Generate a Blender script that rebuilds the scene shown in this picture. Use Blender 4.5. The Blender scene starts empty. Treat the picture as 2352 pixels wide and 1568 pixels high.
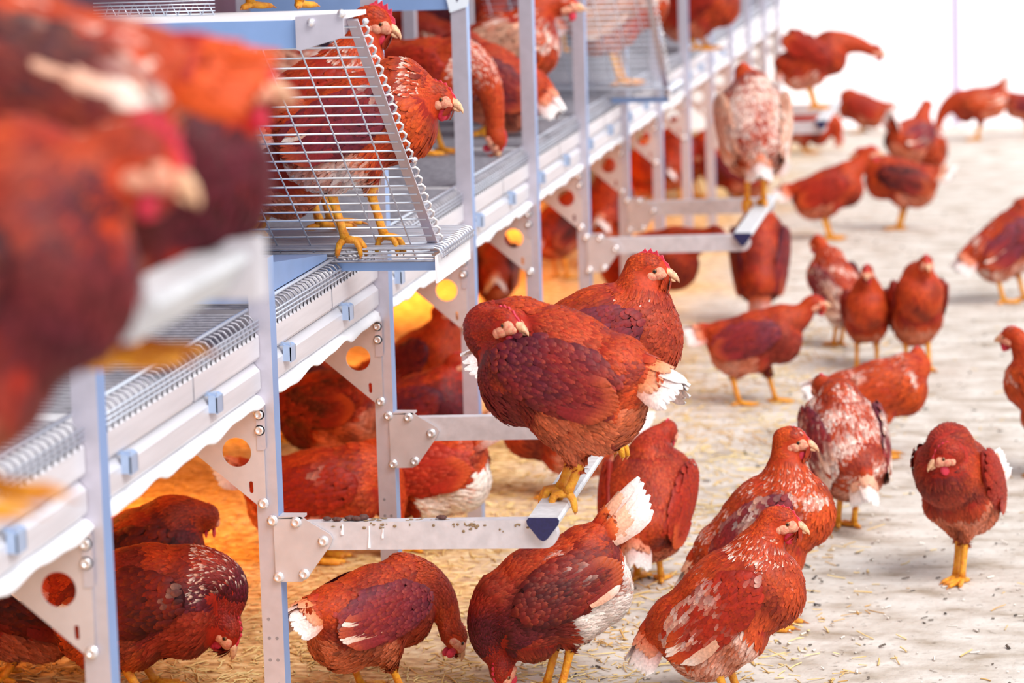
import bpy, math, random
import numpy as np
from mathutils import Vector, Matrix
PI = math.pi

# ------------------------------------------------------------------ camera
scene = bpy.context.scene
C = scene.collection
cam_data = bpy.data.cameras.new('camera')
cam = bpy.data.objects.new('camera', cam_data)
C.objects.link(cam)
cam_data.sensor_width = 36.0
cam_data.lens = 7000.0 / 2352.0 * 36.0
cam_data.clip_start = 0.05
cam_data.clip_end = 200
cam.matrix_world = Matrix(((0.98712239, 0.00517073, 0.15988322, 0.0),
                           (0.1571964, 0.15385179, -0.97550957, 0.0),
                           (-0.02964241, 0.98808041, 0.15105773, 1.6),
                           (0, 0, 0, 1)))
cam_data.dof.use_dof = True
cam_data.dof.focus_distance = 5.75
cam_data.dof.aperture_fstop = 4.2
cam_data.dof.aperture_blades = 0
scene.camera = cam

# ------------------------------------------------------------------ world, daylight, exposure
world = bpy.data.worlds.new('world')
scene.world = world
world.use_nodes = True
bg = world.node_tree.nodes['Background']
bg.inputs['Color'].default_value = (0.90, 0.93, 1.0, 1)
bg.inputs['Strength'].default_value = 0.52
sun_d = bpy.data.lights.new('daylight', 'SUN')
sun_d.energy = 2.1
sun_d.angle = math.radians(42)
sun_d.color = (1.0, 0.96, 0.92)
sun = bpy.data.objects.new('daylight', sun_d)
C.objects.link(sun)
sun.rotation_euler = Vector((0.62, -0.55, 0.9)).to_track_quat('Z', 'Y').to_euler()
vs = scene.view_settings
vs.view_transform = 'Standard'
vs.look = 'None'
vs.gamma = 1
vs.use_curve_mapping = False
vs.exposure = 0.85

# ------------------------------------------------------------------ materials
def lin(r, g, b):
    f = lambda c: (c / 255) / 12.92 if c / 255 <= 0.04045 else ((c / 255 + 0.055) / 1.055) ** 2.4
    return (f(r), f(g), f(b))

def mat(name, col, rough=0.5, metal=0.0, noise=0.0, nscale=20.0, bump=0.0, bscale=60.0, col2=None, stretch=None, sss=0.0, trans=0.0):
    m = bpy.data.materials.new(name)
    m.use_nodes = True
    nt = m.node_tree
    b = nt.nodes['Principled BSDF']
    b.inputs['Roughness'].default_value = rough
    b.inputs['Metallic'].default_value = metal
    c = col + (1,) if len(col) == 3 else col
    b.inputs['Base Color'].default_value = c
    tc = nt.nodes.new('ShaderNodeTexCoord')
    mp = nt.nodes.new('ShaderNodeMapping')
    nt.links.new(tc.outputs['Object'], mp.inputs['Vector'])
    if stretch:
        mp.inputs['Scale'].default_value = stretch
    if noise > 0:
        n = nt.nodes.new('ShaderNodeTexNoise')
        n.inputs['Scale'].default_value = nscale
        n.inputs['Detail'].default_value = 6
        nt.links.new(mp.outputs['Vector'], n.inputs['Vector'])
        r = nt.nodes.new('ShaderNodeValToRGB')
        c2 = col2 if col2 else tuple(x * (1 - noise) for x in c[:3])
        r.color_ramp.elements[0].position = 0.35
        r.color_ramp.elements[0].color = tuple(c2) + (1,)
        r.color_ramp.elements[1].position = 0.65
        r.color_ramp.elements[1].color = c
        nt.links.new(n.outputs['Fac'], r.inputs['Fac'])
        nt.links.new(r.outputs['Color'], b.inputs['Base Color'])
    if bump > 0:
        n2 = nt.nodes.new('ShaderNodeTexNoise')
        n2.inputs['Scale'].default_value = bscale
        n2.inputs['Detail'].default_value = 5
        nt.links.new(mp.outputs['Vector'], n2.inputs['Vector'])
        bp = nt.nodes.new('ShaderNodeBump')
        bp.inputs['Strength'].default_value = bump
        bp.inputs['Distance'].default_value = 0.004
        nt.links.new(n2.outputs['Fac'], bp.inputs['Height'])
        nt.links.new(bp.outputs['Normal'], b.inputs['Normal'])
    if sss:
        b.inputs['Subsurface Weight'].default_value = sss
        b.inputs['Subsurface Radius'].default_value = (0.01, 0.003, 0.002)
        b.inputs['Subsurface Scale'].default_value = 0.5
    return m

M = {}
M['galv'] = mat('galvanised steel', lin(205, 200, 212), 0.42, 0.55, 0.10, 30, 0.05, 90)
M['galv_warm'] = mat('bracket steel', lin(208, 198, 200), 0.5, 0.4, 0.10, 25, 0.05, 90)
M['bolt'] = mat('bolt steel', lin(235, 235, 240), 0.25, 0.7)
M['rail'] = mat('rail steel', lin(228, 226, 232), 0.35, 0.3, 0.12, 12, 0.04, 60, stretch=(1, 0.25, 4))
M['wire'] = mat('wire', lin(215, 222, 235), 0.3, 0.6)
M['wire_dull'] = mat('wire dull', lin(160, 158, 168), 0.45, 0.5, 0.3, 60)
M['clip'] = mat('clip zinc', lin(175, 195, 225), 0.4, 0.5)
M['plastic_white'] = mat('white plastic', lin(238, 238, 242), 0.5)
M['belt'] = mat('belt edge', lin(240, 240, 245), 0.5, 0, 0.1, 10)
M['beam'] = mat('arm steel', lin(214, 210, 216), 0.55, 0.35, 0.16, 35, 0.08, 80)
M['tube'] = mat('perch tube', lin(222, 224, 228), 0.6, 0.2, 0.2, 55, 0.15, 120)
M['blue_cap'] = mat('dark blue cap', lin(32, 30, 82), 0.6, 0, 0.3, 200)
M['blue_steel_and_sheen'] = mat('bluish steel and sky sheen', lin(140, 172, 222), 0.4, 0.35, 0.08, 15)  # bluish parts, and the sky's reflection painted on the post sides
M['paper'] = mat('paper', lin(225, 235, 245), 0.8)
M['ink'] = mat('ink', lin(60, 50, 90), 0.8)
M['wall'] = mat('self-lit white curtain wall', lin(252, 252, 255), 0.8)      # added emission brightens it, standing in for daylight through the curtain
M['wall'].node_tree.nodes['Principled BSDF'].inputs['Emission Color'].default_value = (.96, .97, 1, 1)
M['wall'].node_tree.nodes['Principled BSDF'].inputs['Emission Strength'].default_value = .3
M['pole'] = mat('seam pole', lin(205, 195, 225), 0.6)
M['partition'] = mat('partition', lin(150, 120, 150), 0.8, 0, 0.3, 4)
M['dropping'] = mat('dropping', lin(95, 60, 55), 0.8, 0, 0.4, 300)
M['streak'] = mat('dried streak', lin(236, 234, 240), 0.7)
M['grime'] = mat('grime', lin(150, 125, 95), 0.9, 0, 0.4, 300)
M['skin'] = mat('face skin', lin(232, 172, 138), 0.6, 0, 0.35, 160, 0.3, 400, col2=lin(216, 122, 100), sss=0.2)
M['comb'] = mat('comb', lin(226, 52, 78), 0.5, 0, 0.25, 200, 0.3, 400, sss=0.2)
M['beak'] = mat('beak', lin(240, 196, 150), 0.4, 0, 0.3, 120, col2=lin(200, 140, 110))
M['leg'] = mat('leg scales', lin(238, 170, 40), 0.5, 0, 0.4, 90, 0.5, 260, col2=lin(216, 128, 30))
M['claw'] = mat('claw', lin(190, 120, 60), 0.4)
M['iris'] = mat('iris', lin(140, 80, 40), 0.15)
M['pupil'] = mat('pupil', (0.005, 0.005, 0.008), 0.08)
M['straw'] = mat('straw', lin(246, 222, 158), 0.7, 0, 0.45, 3, col2=lin(212, 162, 84))
M['chip'] = mat('litter chip', lin(120, 105, 90), 0.8, 0, 0.4, 8, col2=lin(70, 66, 66))
M['chip_pale'] = mat('pale chip', lin(246, 238, 228), 0.8, 0, 0.2, 8)

def feather_mat():
    m = bpy.data.materials.new('feathers')
    m.use_nodes = True
    nt = m.node_tree
    b = nt.nodes['Principled BSDF']
    b.inputs['Roughness'].default_value = 0.55
    b.inputs['Specular IOR Level'].default_value = 0.25
    b.inputs['Sheen Weight'].default_value = 0.0
    a = nt.nodes.new('ShaderNodeAttribute')
    a.attribute_name = 'col'
    n = nt.nodes.new('ShaderNodeTexNoise')
    n.inputs['Scale'].default_value = 220
    n.inputs['Detail'].default_value = 3
    tc = nt.nodes.new('ShaderNodeTexCoord')
    nt.links.new(tc.outputs['Object'], n.inputs['Vector'])
    mr = nt.nodes.new('ShaderNodeMapRange')
    mr.inputs['From Min'].default_value = 0.3
    mr.inputs['From Max'].default_value = 0.7
    mr.inputs['To Min'].default_value = 0.78
    mr.inputs['To Max'].default_value = 1.15
    nt.links.new(n.outputs['Fac'], mr.inputs['Value'])
    mx = nt.nodes.new('ShaderNodeVectorMath')
    mx.operation = 'SCALE'
    nt.links.new(a.outputs['Color'], mx.inputs[0])
    nt.links.new(mr.outputs['Result'], mx.inputs['Scale'])
    nt.links.new(mx.outputs['Vector'], b.inputs['Base Color'])
    return m
M['feather'] = feather_mat()

def floor_mat():
    m = bpy.data.materials.new('barn floor')
    m.use_nodes = True
    nt = m.node_tree
    b = nt.nodes['Principled BSDF']
    b.inputs['Roughness'].default_value = 0.9
    N = nt.nodes.new
    L = nt.links.new
    tc = N('ShaderNodeTexCoord')
    def noise(scale, detail=8, st=(1, 1, 1)):
        mp = N('ShaderNodeMapping'); mp.inputs['Scale'].default_value = st
        L(tc.outputs['Object'], mp.inputs['Vector'])
        n = N('ShaderNodeTexNoise'); n.inputs['Scale'].default_value = scale; n.inputs['Detail'].default_value = detail
        L(mp.outputs['Vector'], n.inputs['Vector'])
        return n.outputs['Fac']
    def ramp(src, stops):
        r = N('ShaderNodeValToRGB')
        e = r.color_ramp.elements
        e[0].position, e[0].color = stops[0][0], stops[0][1] + (1,)
        e[1].position, e[1].color = stops[1][0], stops[1][1] + (1,)
        for p, c in stops[2:]:
            k = e.new(p); k.color = c + (1,)
        L(src, r.inputs['Fac'])
        return r.outputs['Color']
    def mix(f, c1, c2):
        x = N('ShaderNodeMix'); x.data_type = 'RGBA'
        L(f, x.inputs['Factor'])
        L(c1, x.inputs[6]); L(c2, x.inputs[7])
        return x.outputs[2]
    pale = ramp(noise(7, 10, (1.0, 1.6, 1)), [(0.28, lin(158, 142, 124)), (0.45, lin(194, 183, 172)), (0.64, lin(214, 207, 199))])
    specks = ramp(noise(45, 6), [(0.28, lin(120, 100, 82)), (0.40, lin(255, 255, 255))])
    x = N('ShaderNodeMix'); x.data_type = 'RGBA'; x.blend_type = 'MULTIPLY'; x.inputs[0].default_value = 0.6
    L(pale, x.inputs[6]); L(specks, x.inputs[7])
    pale = x.outputs[2]
    litter = ramp(noise(28, 10, (1.0, 1.3, 1)), [(0.30, lin(150, 100, 56)), (0.48, lin(208, 166, 108)), (0.66, lin(238, 212, 160))])
    sep = N('ShaderNodeSeparateXYZ')
    L(tc.outputs['Object'], sep.inputs[0])
    wob = noise(2.2, 5)
    add = N('ShaderNodeMath'); add.operation = 'MULTIPLY_ADD'; add.inputs[1].default_value = 0.9; L(wob, add.inputs[0]); L(sep.outputs['X'], add.inputs[2])
    mr = N('ShaderNodeMapRange'); mr.inputs['From Min'].default_value = -0.98; mr.inputs['From Max'].default_value = -0.40
    mr.interpolation_type = 'SMOOTHSTEP'
    L(add.outputs[0], mr.inputs['Value'])
    col = mix(mr.outputs['Result'], litter, pale)
    L(col, b.inputs['Base Color'])
    bp = N('ShaderNodeBump'); bp.inputs['Strength'].default_value = 0.5; bp.inputs['Distance'].default_value = 0.01
    L(noise(40, 8), bp.inputs['Height']); L(bp.outputs['Normal'], b.inputs['Normal'])
    return m
M['floor'] = floor_mat()

# ------------------------------------------------------------------ mesh helpers
class MB:
    def __init__(s):
        s.v = []; s.f = []; s.m = []; s.c = []; s.mi = 0
    def add(s, vs_, fs, mi=None, col=None):
        o = len(s.v)
        s.v.extend([tuple(p) for p in vs_])
        s.c.extend([col or (1, 1, 1)] * len(vs_))
        for f in fs:
            s.f.append(tuple(i + o for i in f)); s.m.append(s.mi if mi is None else mi)
        return s
    def box(s, x0, x1, y0, y1, z0, z1, mi=None):
        return s.add([(x0, y0, z0), (x1, y0, z0), (x1, y1, z0), (x0, y1, z0), (x0, y0, z1), (x1, y0, z1), (x1, y1, z1), (x0, y1, z1)],
                     [(0, 3, 2, 1), (4, 5, 6, 7), (0, 1, 5, 4), (1, 2, 6, 5), (2, 3, 7, 6), (3, 0, 4, 7)], mi)
    def tube(s, pts, rad, n=8, mi=None, cap=True, col=None):
        pts = [Vector(p) for p in pts]
        if not hasattr(rad, '__len__'): rad = [rad] * len(pts)
        vs_, fs = [], []
        t0 = (pts[1] - pts[0]).normalized()
        up = Vector((0, 0, 1)) if abs(t0.z) < 0.9 else Vector((1, 0, 0))
        for i, p in enumerate(pts):
            a = pts[max(i - 1, 0)]; b = pts[min(i + 1, len(pts) - 1)]
            t = (b - a).normalized()
            u = t.cross(up).normalized(); w = u.cross(t).normalized()
            for k in range(n):
                an = 2 * PI * k / n
                vs_.append(p + (u * math.cos(an) + w * math.sin(an)) * rad[i])
            if i:
                for k in range(n):
                    k2 = (k + 1) % n
                    fs.append(((i - 1) * n + k, (i - 1) * n + k2, i * n + k2, i * n + k))
        if cap:
            fs.append(tuple(range(n - 1, -1, -1)))
            fs.append(tuple((len(pts) - 1) * n + k for k in range(n)))
        return s.add(vs_, fs, mi, col)
    def prism_y(s, poly, y0, y1, mi=None):      # polygon in XZ extruded along Y
        n = len(poly)
        vs_ = [(x, y0, z) for x, z in poly] + [(x, y1, z) for x, z in poly]
        fs = [tuple(range(n)), tuple(range(2 * n - 1, n - 1, -1))]
        fs += [((i + 1) % n, i, n + i, n + (i + 1) % n) for i in range(n)]
        return s.add(vs_, fs, mi)
    def prism_z(s, poly, z0, z1, mi=None):
        n = len(poly)
        vs_ = [(x, y, z0) for x, y in poly] + [(x, y, z1) for x, y in poly]
        fs = [tuple(range(n - 1, -1, -1)), tuple(range(n, 2 * n))]
        fs += [(i, (i + 1) % n, n + (i + 1) % n, n + i) for i in range(n)]
        return s.add(vs_, fs, mi)
    def sphere(s, c, r, nu=12, nv=8, R=None, mi=None, col=None):
        if not hasattr(r, '__len__'): r = (r, r, r)
        vs_, fs = [], []
        c = Vector(c)
        def P(x, y, z):
            q = Vector((x * r[0], y * r[1], z * r[2]))
            return c + (R @ q if R else q)
        vs_.append(P(0, 0, 1))
        for j in range(1, nv):
            th = PI * j / nv
            for i in range(nu):
                ph = 2 * PI * i / nu
                vs_.append(P(math.sin(th) * math.cos(ph), math.sin(th) * math.sin(ph), math.cos(th)))
        vs_.append(P(0, 0, -1))
        for i in range(nu): fs.append((0, 1 + i, 1 + (i + 1) % nu))
        for j in range(nv - 2):
            for i in range(nu):
                a = 1 + j * nu + i; b = 1 + j * nu + (i + 1) % nu
                fs.append((a, a + nu, b + nu, b))
        l = len(vs_) - 1
        for i in range(nu): fs.append((l, l - nu + (i + 1) % nu, l - nu + i))
        return s.add(vs_, fs, mi, col)
    def build(s, name, mats, parent=None, smooth=False, loc=None):
        me = bpy.data.meshes.new(name)
        me.from_pydata(s.v, [], s.f)
        if not isinstance(mats, (list, tuple)): mats = [mats]
        for m in mats: me.materials.append(m)
        if len(mats) > 1: me.polygons.foreach_set('material_index', s.m)
        if smooth:
            me.polygons.foreach_set('use_smooth', [True] * len(s.f))
        me.update()
        o = bpy.data.objects.new(name, me)
        C.objects.link(o)
        if parent: o.parent = parent
        if loc: o.location = loc
        return o

def tag(o, label=None, cat=None, group=None, kind=None):
    if label: o['label'] = label
    if cat: o['category'] = cat
    if group: o['group'] = group
    if kind: o['kind'] = kind
    return o

def empty(name, loc=(0, 0, 0), rz=0.0):
    o = bpy.data.objects.new(name, None)
    o.empty_display_size = 0.05
    C.objects.link(o)
    o.location = loc
    o.rotation_euler = (0, 0, rz)
    return o

def copy_tree(o, parent=None):
    c = o.copy(); C.objects.link(c); c.parent = parent
    for ch in list(o.children):
        copy_tree(ch, c)
    return c

def plate_with_holes(name, outline, holes, thick, m, parent, y):
    cu = bpy.data.curves.new(name, 'CURVE')
    cu.dimensions = '2D'; cu.fill_mode = 'BOTH'; cu.extrude = thick / 2
    for poly in [outline] + holes:
        sp = cu.splines.new('POLY')
        sp.points.add(len(poly) - 1)
        for i, (x, z) in enumerate(poly): sp.points[i].co = (x, z, 0, 1)
        sp.use_cyclic_u = True
    tmp = bpy.data.objects.new(name, cu)
    C.objects.link(tmp)
    dg = bpy.context.evaluated_depsgraph_get()
    me = bpy.data.meshes.new_from_object(tmp.evaluated_get(dg))
    bpy.data.objects.remove(tmp); bpy.data.curves.remove(cu)
    me.transform(Matrix.Rotation(PI / 2, 4, 'X'))
    me.materials.clear(); me.materials.append(m)
    o = bpy.data.objects.new(name, me)
    C.objects.link(o); o.parent = parent
    o.location = (0, y, 0)
    return o

def circle(cx, cz, r, n=28, rz=None):
    rz = rz or r
    return [(cx + r * math.cos(2 * PI * i / n), cz + rz * math.sin(2 * PI * i / n)) for i in range(n)]

# ------------------------------------------------------------------ the setting
fl = MB().add([(-8, 0, 0), (8, 0, 0), (8, 22, 0), (-8, 22, 0)], [(0, 1, 2, 3)]).build('floor', M['floor'])
tag(fl, kind='structure')
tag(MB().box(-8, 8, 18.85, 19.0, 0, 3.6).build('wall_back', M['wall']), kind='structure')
tag(MB().box(-0.305, -0.265, 18.81, 18.85, 0.02, 3.6).build('trim_1', M['pole']), kind='structure')
tag(MB().box(-3.95, -3.88, 1.5, 18.85, 0, 3.2).build('wall_left', M['partition']), kind='structure')
# ------------------------------------------------------------------ the aviary: uprights, rails, floors
PX0, PX1 = -1.315, -1.277
def post_y(i): return 4.125 + 1.044 * (i - 1)
ORD = {1: 'nearest, soft-focus', 2: 'second', 3: 'third', 4: 'fourth', 5: 'fifth', 6: 'sixth', 7: 'seventh', 8: 'eighth', 9: 'ninth',
       10: 'tenth', 11: 'eleventh', 12: 'twelfth', 13: 'thirteenth', 14: 'fourteenth'}
NEARBY = {1: 'cut by the left bottom of the view', 2: 'carrying the nearest perch arm', 3: 'behind the nearest perch arm',
          4: 'behind the sleeping perched hen', 5: 'beside the reaching hen', 6: 'carrying the middle pair\'s front arm', 7: 'carrying the middle pair\'s rear arm',
          8: 'just past the middle arms', 9: 'seen through the far gap', 10: 'beside the pale back-turned hen', 11: 'in the blurred distance',
          12: 'deep in the blurred distance', 13: 'almost at the white wall', 14: 'last before the white wall'}

def post_mesh(top):
    mb = MB()
    o = [(PX0, 0), (PX1, 0), (PX1, .042), (PX0 + .012, .042), (PX0 + .012, .039), (PX1 - .003, .039), (PX1 - .003, .003), (PX0, .003)]
    mb.prism_z(o, 0.0, top)
    mb.m = [1 if k in (3, 7) else 0 for k in range(len(mb.m))]  # side faces carry the blue sky reflection as a colour
    return mb

def bolt_mb(mb, x, z, y0, r=0.0085):
    mb.tube([(x, y0, z), (x, y0 - .0015, z)], r * 1.15, 16, 0)
    n = 6
    vs_ = []
    for yy, rr in ((y0 - .0015, r * .9), (y0 - .006, r * .9), (y0 - .0068, r * .72), (y0 - .0068, r * .5), (y0 - .0045, r * .42)):
        for k in range(12):
            a = 2 * PI * k / 12
            vs_.append((x + rr * math.cos(a), yy, z + rr * math.sin(a)))
    fs = []
    for j in range(4):
        for k in range(12):
            fs.append((j * 12 + k, j * 12 + (k + 1) % 12, (j + 1) * 12 + (k + 1) % 12, (j + 1) * 12 + k))
    fs.append(tuple(48 + k for k in range(12)))
    mb.add(vs_, fs)

def make_post(i, top):
    y = post_y(i)
    root = empty('upright_post', (0, y, 0))
    tag(root, 'steel upright, %s from the camera, %s' % (ORD[i], NEARBY[i]), 'post', 'uprights along the aviary front')
    post_mesh(top).build('channel', [M['galv'], M['blue_steel_and_sheen']], root)
    gusset = [(-1.297, .700), (-1.297, .512), (-1.304, .505), (-1.313, .509), (-1.435, .612), (-1.545, .700)]
    slot = [(-1.323 + .004 * math.cos(a), .541 + (.007 if math.sin(a) > 0 else -.007) + .004 * math.sin(a)) for a in [2 * PI * k / 14 for k in range(14)]]
    plate_with_holes('gusset_plate', gusset, [circle(-1.347, .604, .0265), slot], .003, M['galv_warm'], root, -.0035)
    if i <= 9:
        for x, z in ((-1.303, .672), (-1.303, .644), (-1.302, .512)):
            b = MB(); bolt_mb(b, x, z, -.005); b.build('bolt', M['bolt'], root, True)
        MB().prism_y([(-1.309, .690), (-1.297, .690), (-1.293, .686), (-1.293, .612), (-1.297, .608), (-1.309, .608)], -.0065, -.005).build('backing_strip', M['galv'], root)
    if i <= 3:
        for x, z in ((-1.303, .30), (-1.303, .265), (-1.289, .265), (-1.303, .225), (-1.289, .225), (-1.289, .18), (-1.303, .14)):
            h = MB(); h.tube([(x, -.0003, z), (x, .0004, z)], .0032, 10)
            h.build('bolt_hole', M['wire_dull'], root)
    return root
for i in range(1, 15):
    make_post(i, .95 if i < 3 else 2.3)

# the sheet rails and the bent front wires of each bay
def rail_poly(z0, z1, x=-1.2985):
    return [(x - .022, z1), (x - .012, z1), (x, z1 - .014), (x, z0 + .006), (x - .004, z0), (x - .022, z0)]
BAYNAME = {0: 'bay cut off at the left edge', 1: 'bay between the first two posts', 2: 'bay under the wire ramp', 3: 'bay behind the wire ledge', 4: 'bay under the reaching hens',
           5: 'bay left of the middle arms', 6: 'bay between the middle arms', 7: 'bay past the middle arms'}
def bay_name(i): return BAYNAME[i] if i in BAYNAME else 'blurred bay starting at the %s post' % ORD[i]
L_BAY = 1.044
def tray(name, z0, z1, sub):
    mb = MB()
    mb.prism_y(rail_poly(z0, z1), 0, L_BAY - .046)
    return mb
up_mesh = None
grid_src = None
for i in range(0, 15):
    y = post_y(i) + .044
    ln = L_BAY - .046 if i < 14 else .5
    r = empty('feed_rail', (0, y, 0))
    tag(r, 'bright sheet steel upper rail, %s' % bay_name(i), 'rail', 'upper rails of the aviary front')
    MB().prism_y(rail_poly(.770, .826), 0, ln).build('rail_profile', M['rail'], r)
    if i < 9:
        MB().box(-1.302, -1.2975, ln * .55, ln * .553, .772, .812).build('seam', M['wire_dull'], r)
    r = empty('belt_rail', (0, y, 0))
    tag(r, 'bright sheet steel lower rail with zinc clips, %s' % bay_name(i), 'rail', 'lower rails of the aviary front')
    MB().prism_y(rail_poly(.713, .764), 0, ln).build('rail_profile', M['rail'], r)
    for dy in (.13, .64):
        if i > 10 or dy > ln: continue
        k = MB()
        k.prism_y([(-1.2985, .738), (-1.284, .738), (-1.284, .764), (-1.290, .768), (-1.2985, .768)], dy, dy + .002)
        k.prism_y([(-1.2985, .738), (-1.284, .738), (-1.284, .764), (-1.290, .768), (-1.2985, .768)], dy + .038, dy + .040)
        k.box(-1.286, -1.284, dy, dy + .04, .736, .764)
        k.add([(-1.284, dy, .764), (-1.284, dy + .04, .764), (-1.2985, dy + .04, .769), (-1.2985, dy, .769)], [(0, 1, 2, 3)])
        k.box(-1.306, -1.286, dy + .004, dy + .010, .766, .772)
        k.build('clip', M['clip'], r)
    # grid floor: fine cross wires bent down at the front
    g = empty('wire_floor', (0, y, 0))
    tag(g, 'wire grid floor with wires bent down at the front, %s' % bay_name(i), 'grid', 'wire floor panels of the aviary')
    mb = MB()
    step = .030
    n = int(ln / step)
    for k in range(n):
        yy = .012 + k * step
        mb.tube([(-3.2, yy, .853), (-1.322, yy, .853), (-1.308, yy, .851), (-1.301, yy, .843), (-1.299, yy, .828), (-1.300, yy, .812)], .0022, 5 if i > 6 else 6)
    for x in (-3.1, -2.6, -2.1, -1.6):
        mb.tube([(x, 0, .850), (x, ln, .850)], .002, 5)
    mb.build('cross_wires', M['wire_dull'] , g, True)
    mb = MB()
    for z in (.840, .832, .824):
        mb.tube([(-1.2985, 0, z), (-1.2985, ln, z)], .0018, 5)
    mb.tube([(-1.318, 0, .858), (-1.318, ln, .858)], .0035, 6)
    mb.build('edge_wires', M['wire'], g, True)
# manure belt with a wavy outer edge
mb = MB(); vs_ = []; fs = []
NB = 700; y0, y1 = 3.0, 18.8
for k in range(NB + 1):
    y = y0 + (y1 - y0) * k / NB
    w = .006 * math.sin(y * 23) + .004 * math.sin(y * 41 + 1) + .003 * math.sin(y * 9)
    vs_ += [(-3.3, y, .700), (-1.318, y, .712), (-1.300, y, .704 + w * .3), (-1.291 + w * .3, y, .693 + w * .8), (-1.293 + w * .3, y, .690 + w * .8), (-1.305, y, .698 + w * .3), (-1.320, y, .706), (-3.3, y, .695)]
    if k:
        for q in range(8):
            a = (k - 1) * 8 + q; b = (k - 1) * 8 + (q + 1) % 8
            fs.append((a, b, b + 8, a + 8))
mb.add(vs_, fs)
tag(mb.build('manure_belt', M['belt'], None, True), 'white manure belt with a wavy edge hanging under the lower rails', 'belt')

o = MB().box(-3.85, -1.34, 3.0, 18.8, 1.98, 2.0).build('sky_shade_deck', M['galv'])  # out of view, added to block sky light and darken the level below
tag(o, 'unseen steel deck added above the hens to keep sky light out', 'deck')
# inner frame of the upper level
for i in range(4, 12):
    r = MB().box(-1.85, -1.812, 0, .04, .862, 2.3).build('inner_post', M['galv'], None, loc=(0, post_y(i) + .02, 0))
    tag(r, 'inner steel post standing inside the aviary level with the %s front post' % ORD[i], 'post', 'inner posts of the aviary')
for i in (4, 7, 10):
    r = MB().box(-1.811, -1.316, 0, .04, 1.285, 1.335).build('cross_beam', M['blue_steel_and_sheen'], None, loc=(0, post_y(i) + .005, 0))
    tag(r, {4: 'bluish cross beam along the top of the view by the paper sign', 7: 'bluish cross beam deep in the aviary level with the seventh post', 10: 'farthest bluish cross beam inside the aviary'}[i], 'beam', 'cross beams of the aviary')
sg = empty('paper_sign', (-1.318, post_y(4) - .004, 1.278))
tag(sg, 'small white paper sign fixed to the fourth post at the top edge', 'sign')
MB().prism_y([(-.008, .045), (.054, .052), (.046, .014), (.002, .000)], -.0015, 0).build('sheet', M['paper'], sg)
MB().prism_y([(.012, .044), (.017, .044), (.019, .026), (.022, .026), (.030, .047), (.026, .047), (.021, .034), (.018, .034)], -.0022, -.0016).build('pen_mark', M['ink'], sg)

# ------------------------------------------------------------------ perch arms and tubes
PERCH = {2: 'nearest perch frame, white tube and stained arms, carrying the two large perched hens', 6: 'middle perch frame in soft focus, carrying the pale back-turned hen',
         10: 'far blurred perch frame under the wing-lifting hen'}
def make_arm(i, r, dy):
    def b(mb, name, m, parent, smooth=False):
        o = mb.build(name, m, parent, smooth)
        if parent is r: o.location = (1.28, dy, -.37)
        return o
    mb = MB()
    pts = [(-1.236, .426), (-.800, .432)] + [(-.800 + .023 * math.sin(a), .455 - .023 * math.cos(a)) for a in [PI * k / 10 for k in range(1, 8)]] + [(-.800, .481), (-.806, .483), (-1.228, .476), (-1.236, .474)]
    mb.prism_y(pts, .001, .030)
    arm = b(mb, 'arm', M['beam'], r)
    mb = MB()
    mb.prism_y([(-1.2855, .484), (-1.236, .488), (-1.183, .456), (-1.179, .448), (-1.184, .436), (-1.228, .376), (-1.238, .370), (-1.2855, .369)], -.0045, -.0005)
    mb.box(-1.2765, -1.232, -.0045, .030, .484, .488)
    mb.box(-1.2765, -1.2735, .0, .030, .37, .484)
    b(mb, 'bracket_plate', M['galv_warm'], arm)
    if i <= 7:
        for x, z in ((-1.287, .481), (-1.244, .478), (-1.196, .444), (-1.233, .384), (-1.280, .378)):
            k = MB(); bolt_mb(k, x, z, -.0045); b(k, 'bolt', M['bolt'], arm, True)
    if i == 2:
        rng = random.Random(5)
        for x, z0, z1, w in ((-1.115, .431, .470, .0016), (-1.090, .449, .470, .0013), (-1.163, .455, .473, .0018)):
            k = MB(); k.tube([(x, .0006, z0), (x, .0006, z0 + .004), (x + .001, .0006, (z0 + z1) / 2), (x + .0015, .0006, z1)], [w * 1.7, w * 1.6, w * .8, w * .8], 8)
            b(k, 'dried_streak', M['streak'], arm)
        k = MB()
        for _ in range(46):
            x = -.93 + rng.gauss(0, .006) if rng.random() < .45 else rng.uniform(-1.2, -.82)
            z = .476 - abs(rng.gauss(0, .006))
            k.sphere((x, .0005, z), (rng.uniform(.001, .004), .0012, rng.uniform(.001, .003)), 7, 5)
        for _ in range(60):
            k.sphere((rng.uniform(-1.19, -.84), rng.uniform(.004, .028), .4795), (rng.uniform(.001, .006), rng.uniform(.001, .004), .0012), 7, 5)
        o = b(k, 'grime', M['grime'], arm); o['kind'] = 'stuff'
for i in (2, 6, 10):
    y = post_y(i)
    r = empty('perch', (-1.28, y, .37))
    tag(r, PERCH[i], 'perch', 'perch frames reaching out over the floor')
    make_arm(i, r, 0); make_arm(i + 1, r, L_BAY)
    tri = [(-.026, .020), (.026, .020), (.0295, .015), (.028, .008), (.007, -.019), (0, -.022), (-.007, -.019), (-.028, .008), (-.0295, .015)]
    o = MB().prism_y(tri, 0, L_BAY + .06).build('tube', M['tube'], r); o.location = (.48, -.012, .10)
    for yy in (-.004, L_BAY + .0605):
        o = MB().prism_y([(x * .98, z * .98) for x, z in tri], yy, yy + .0035).build('end_cap', M['blue_cap'], r); o.location = (.48, -.012, .10); o['label'] = 'dark blue rounded triangular end cap'
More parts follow.
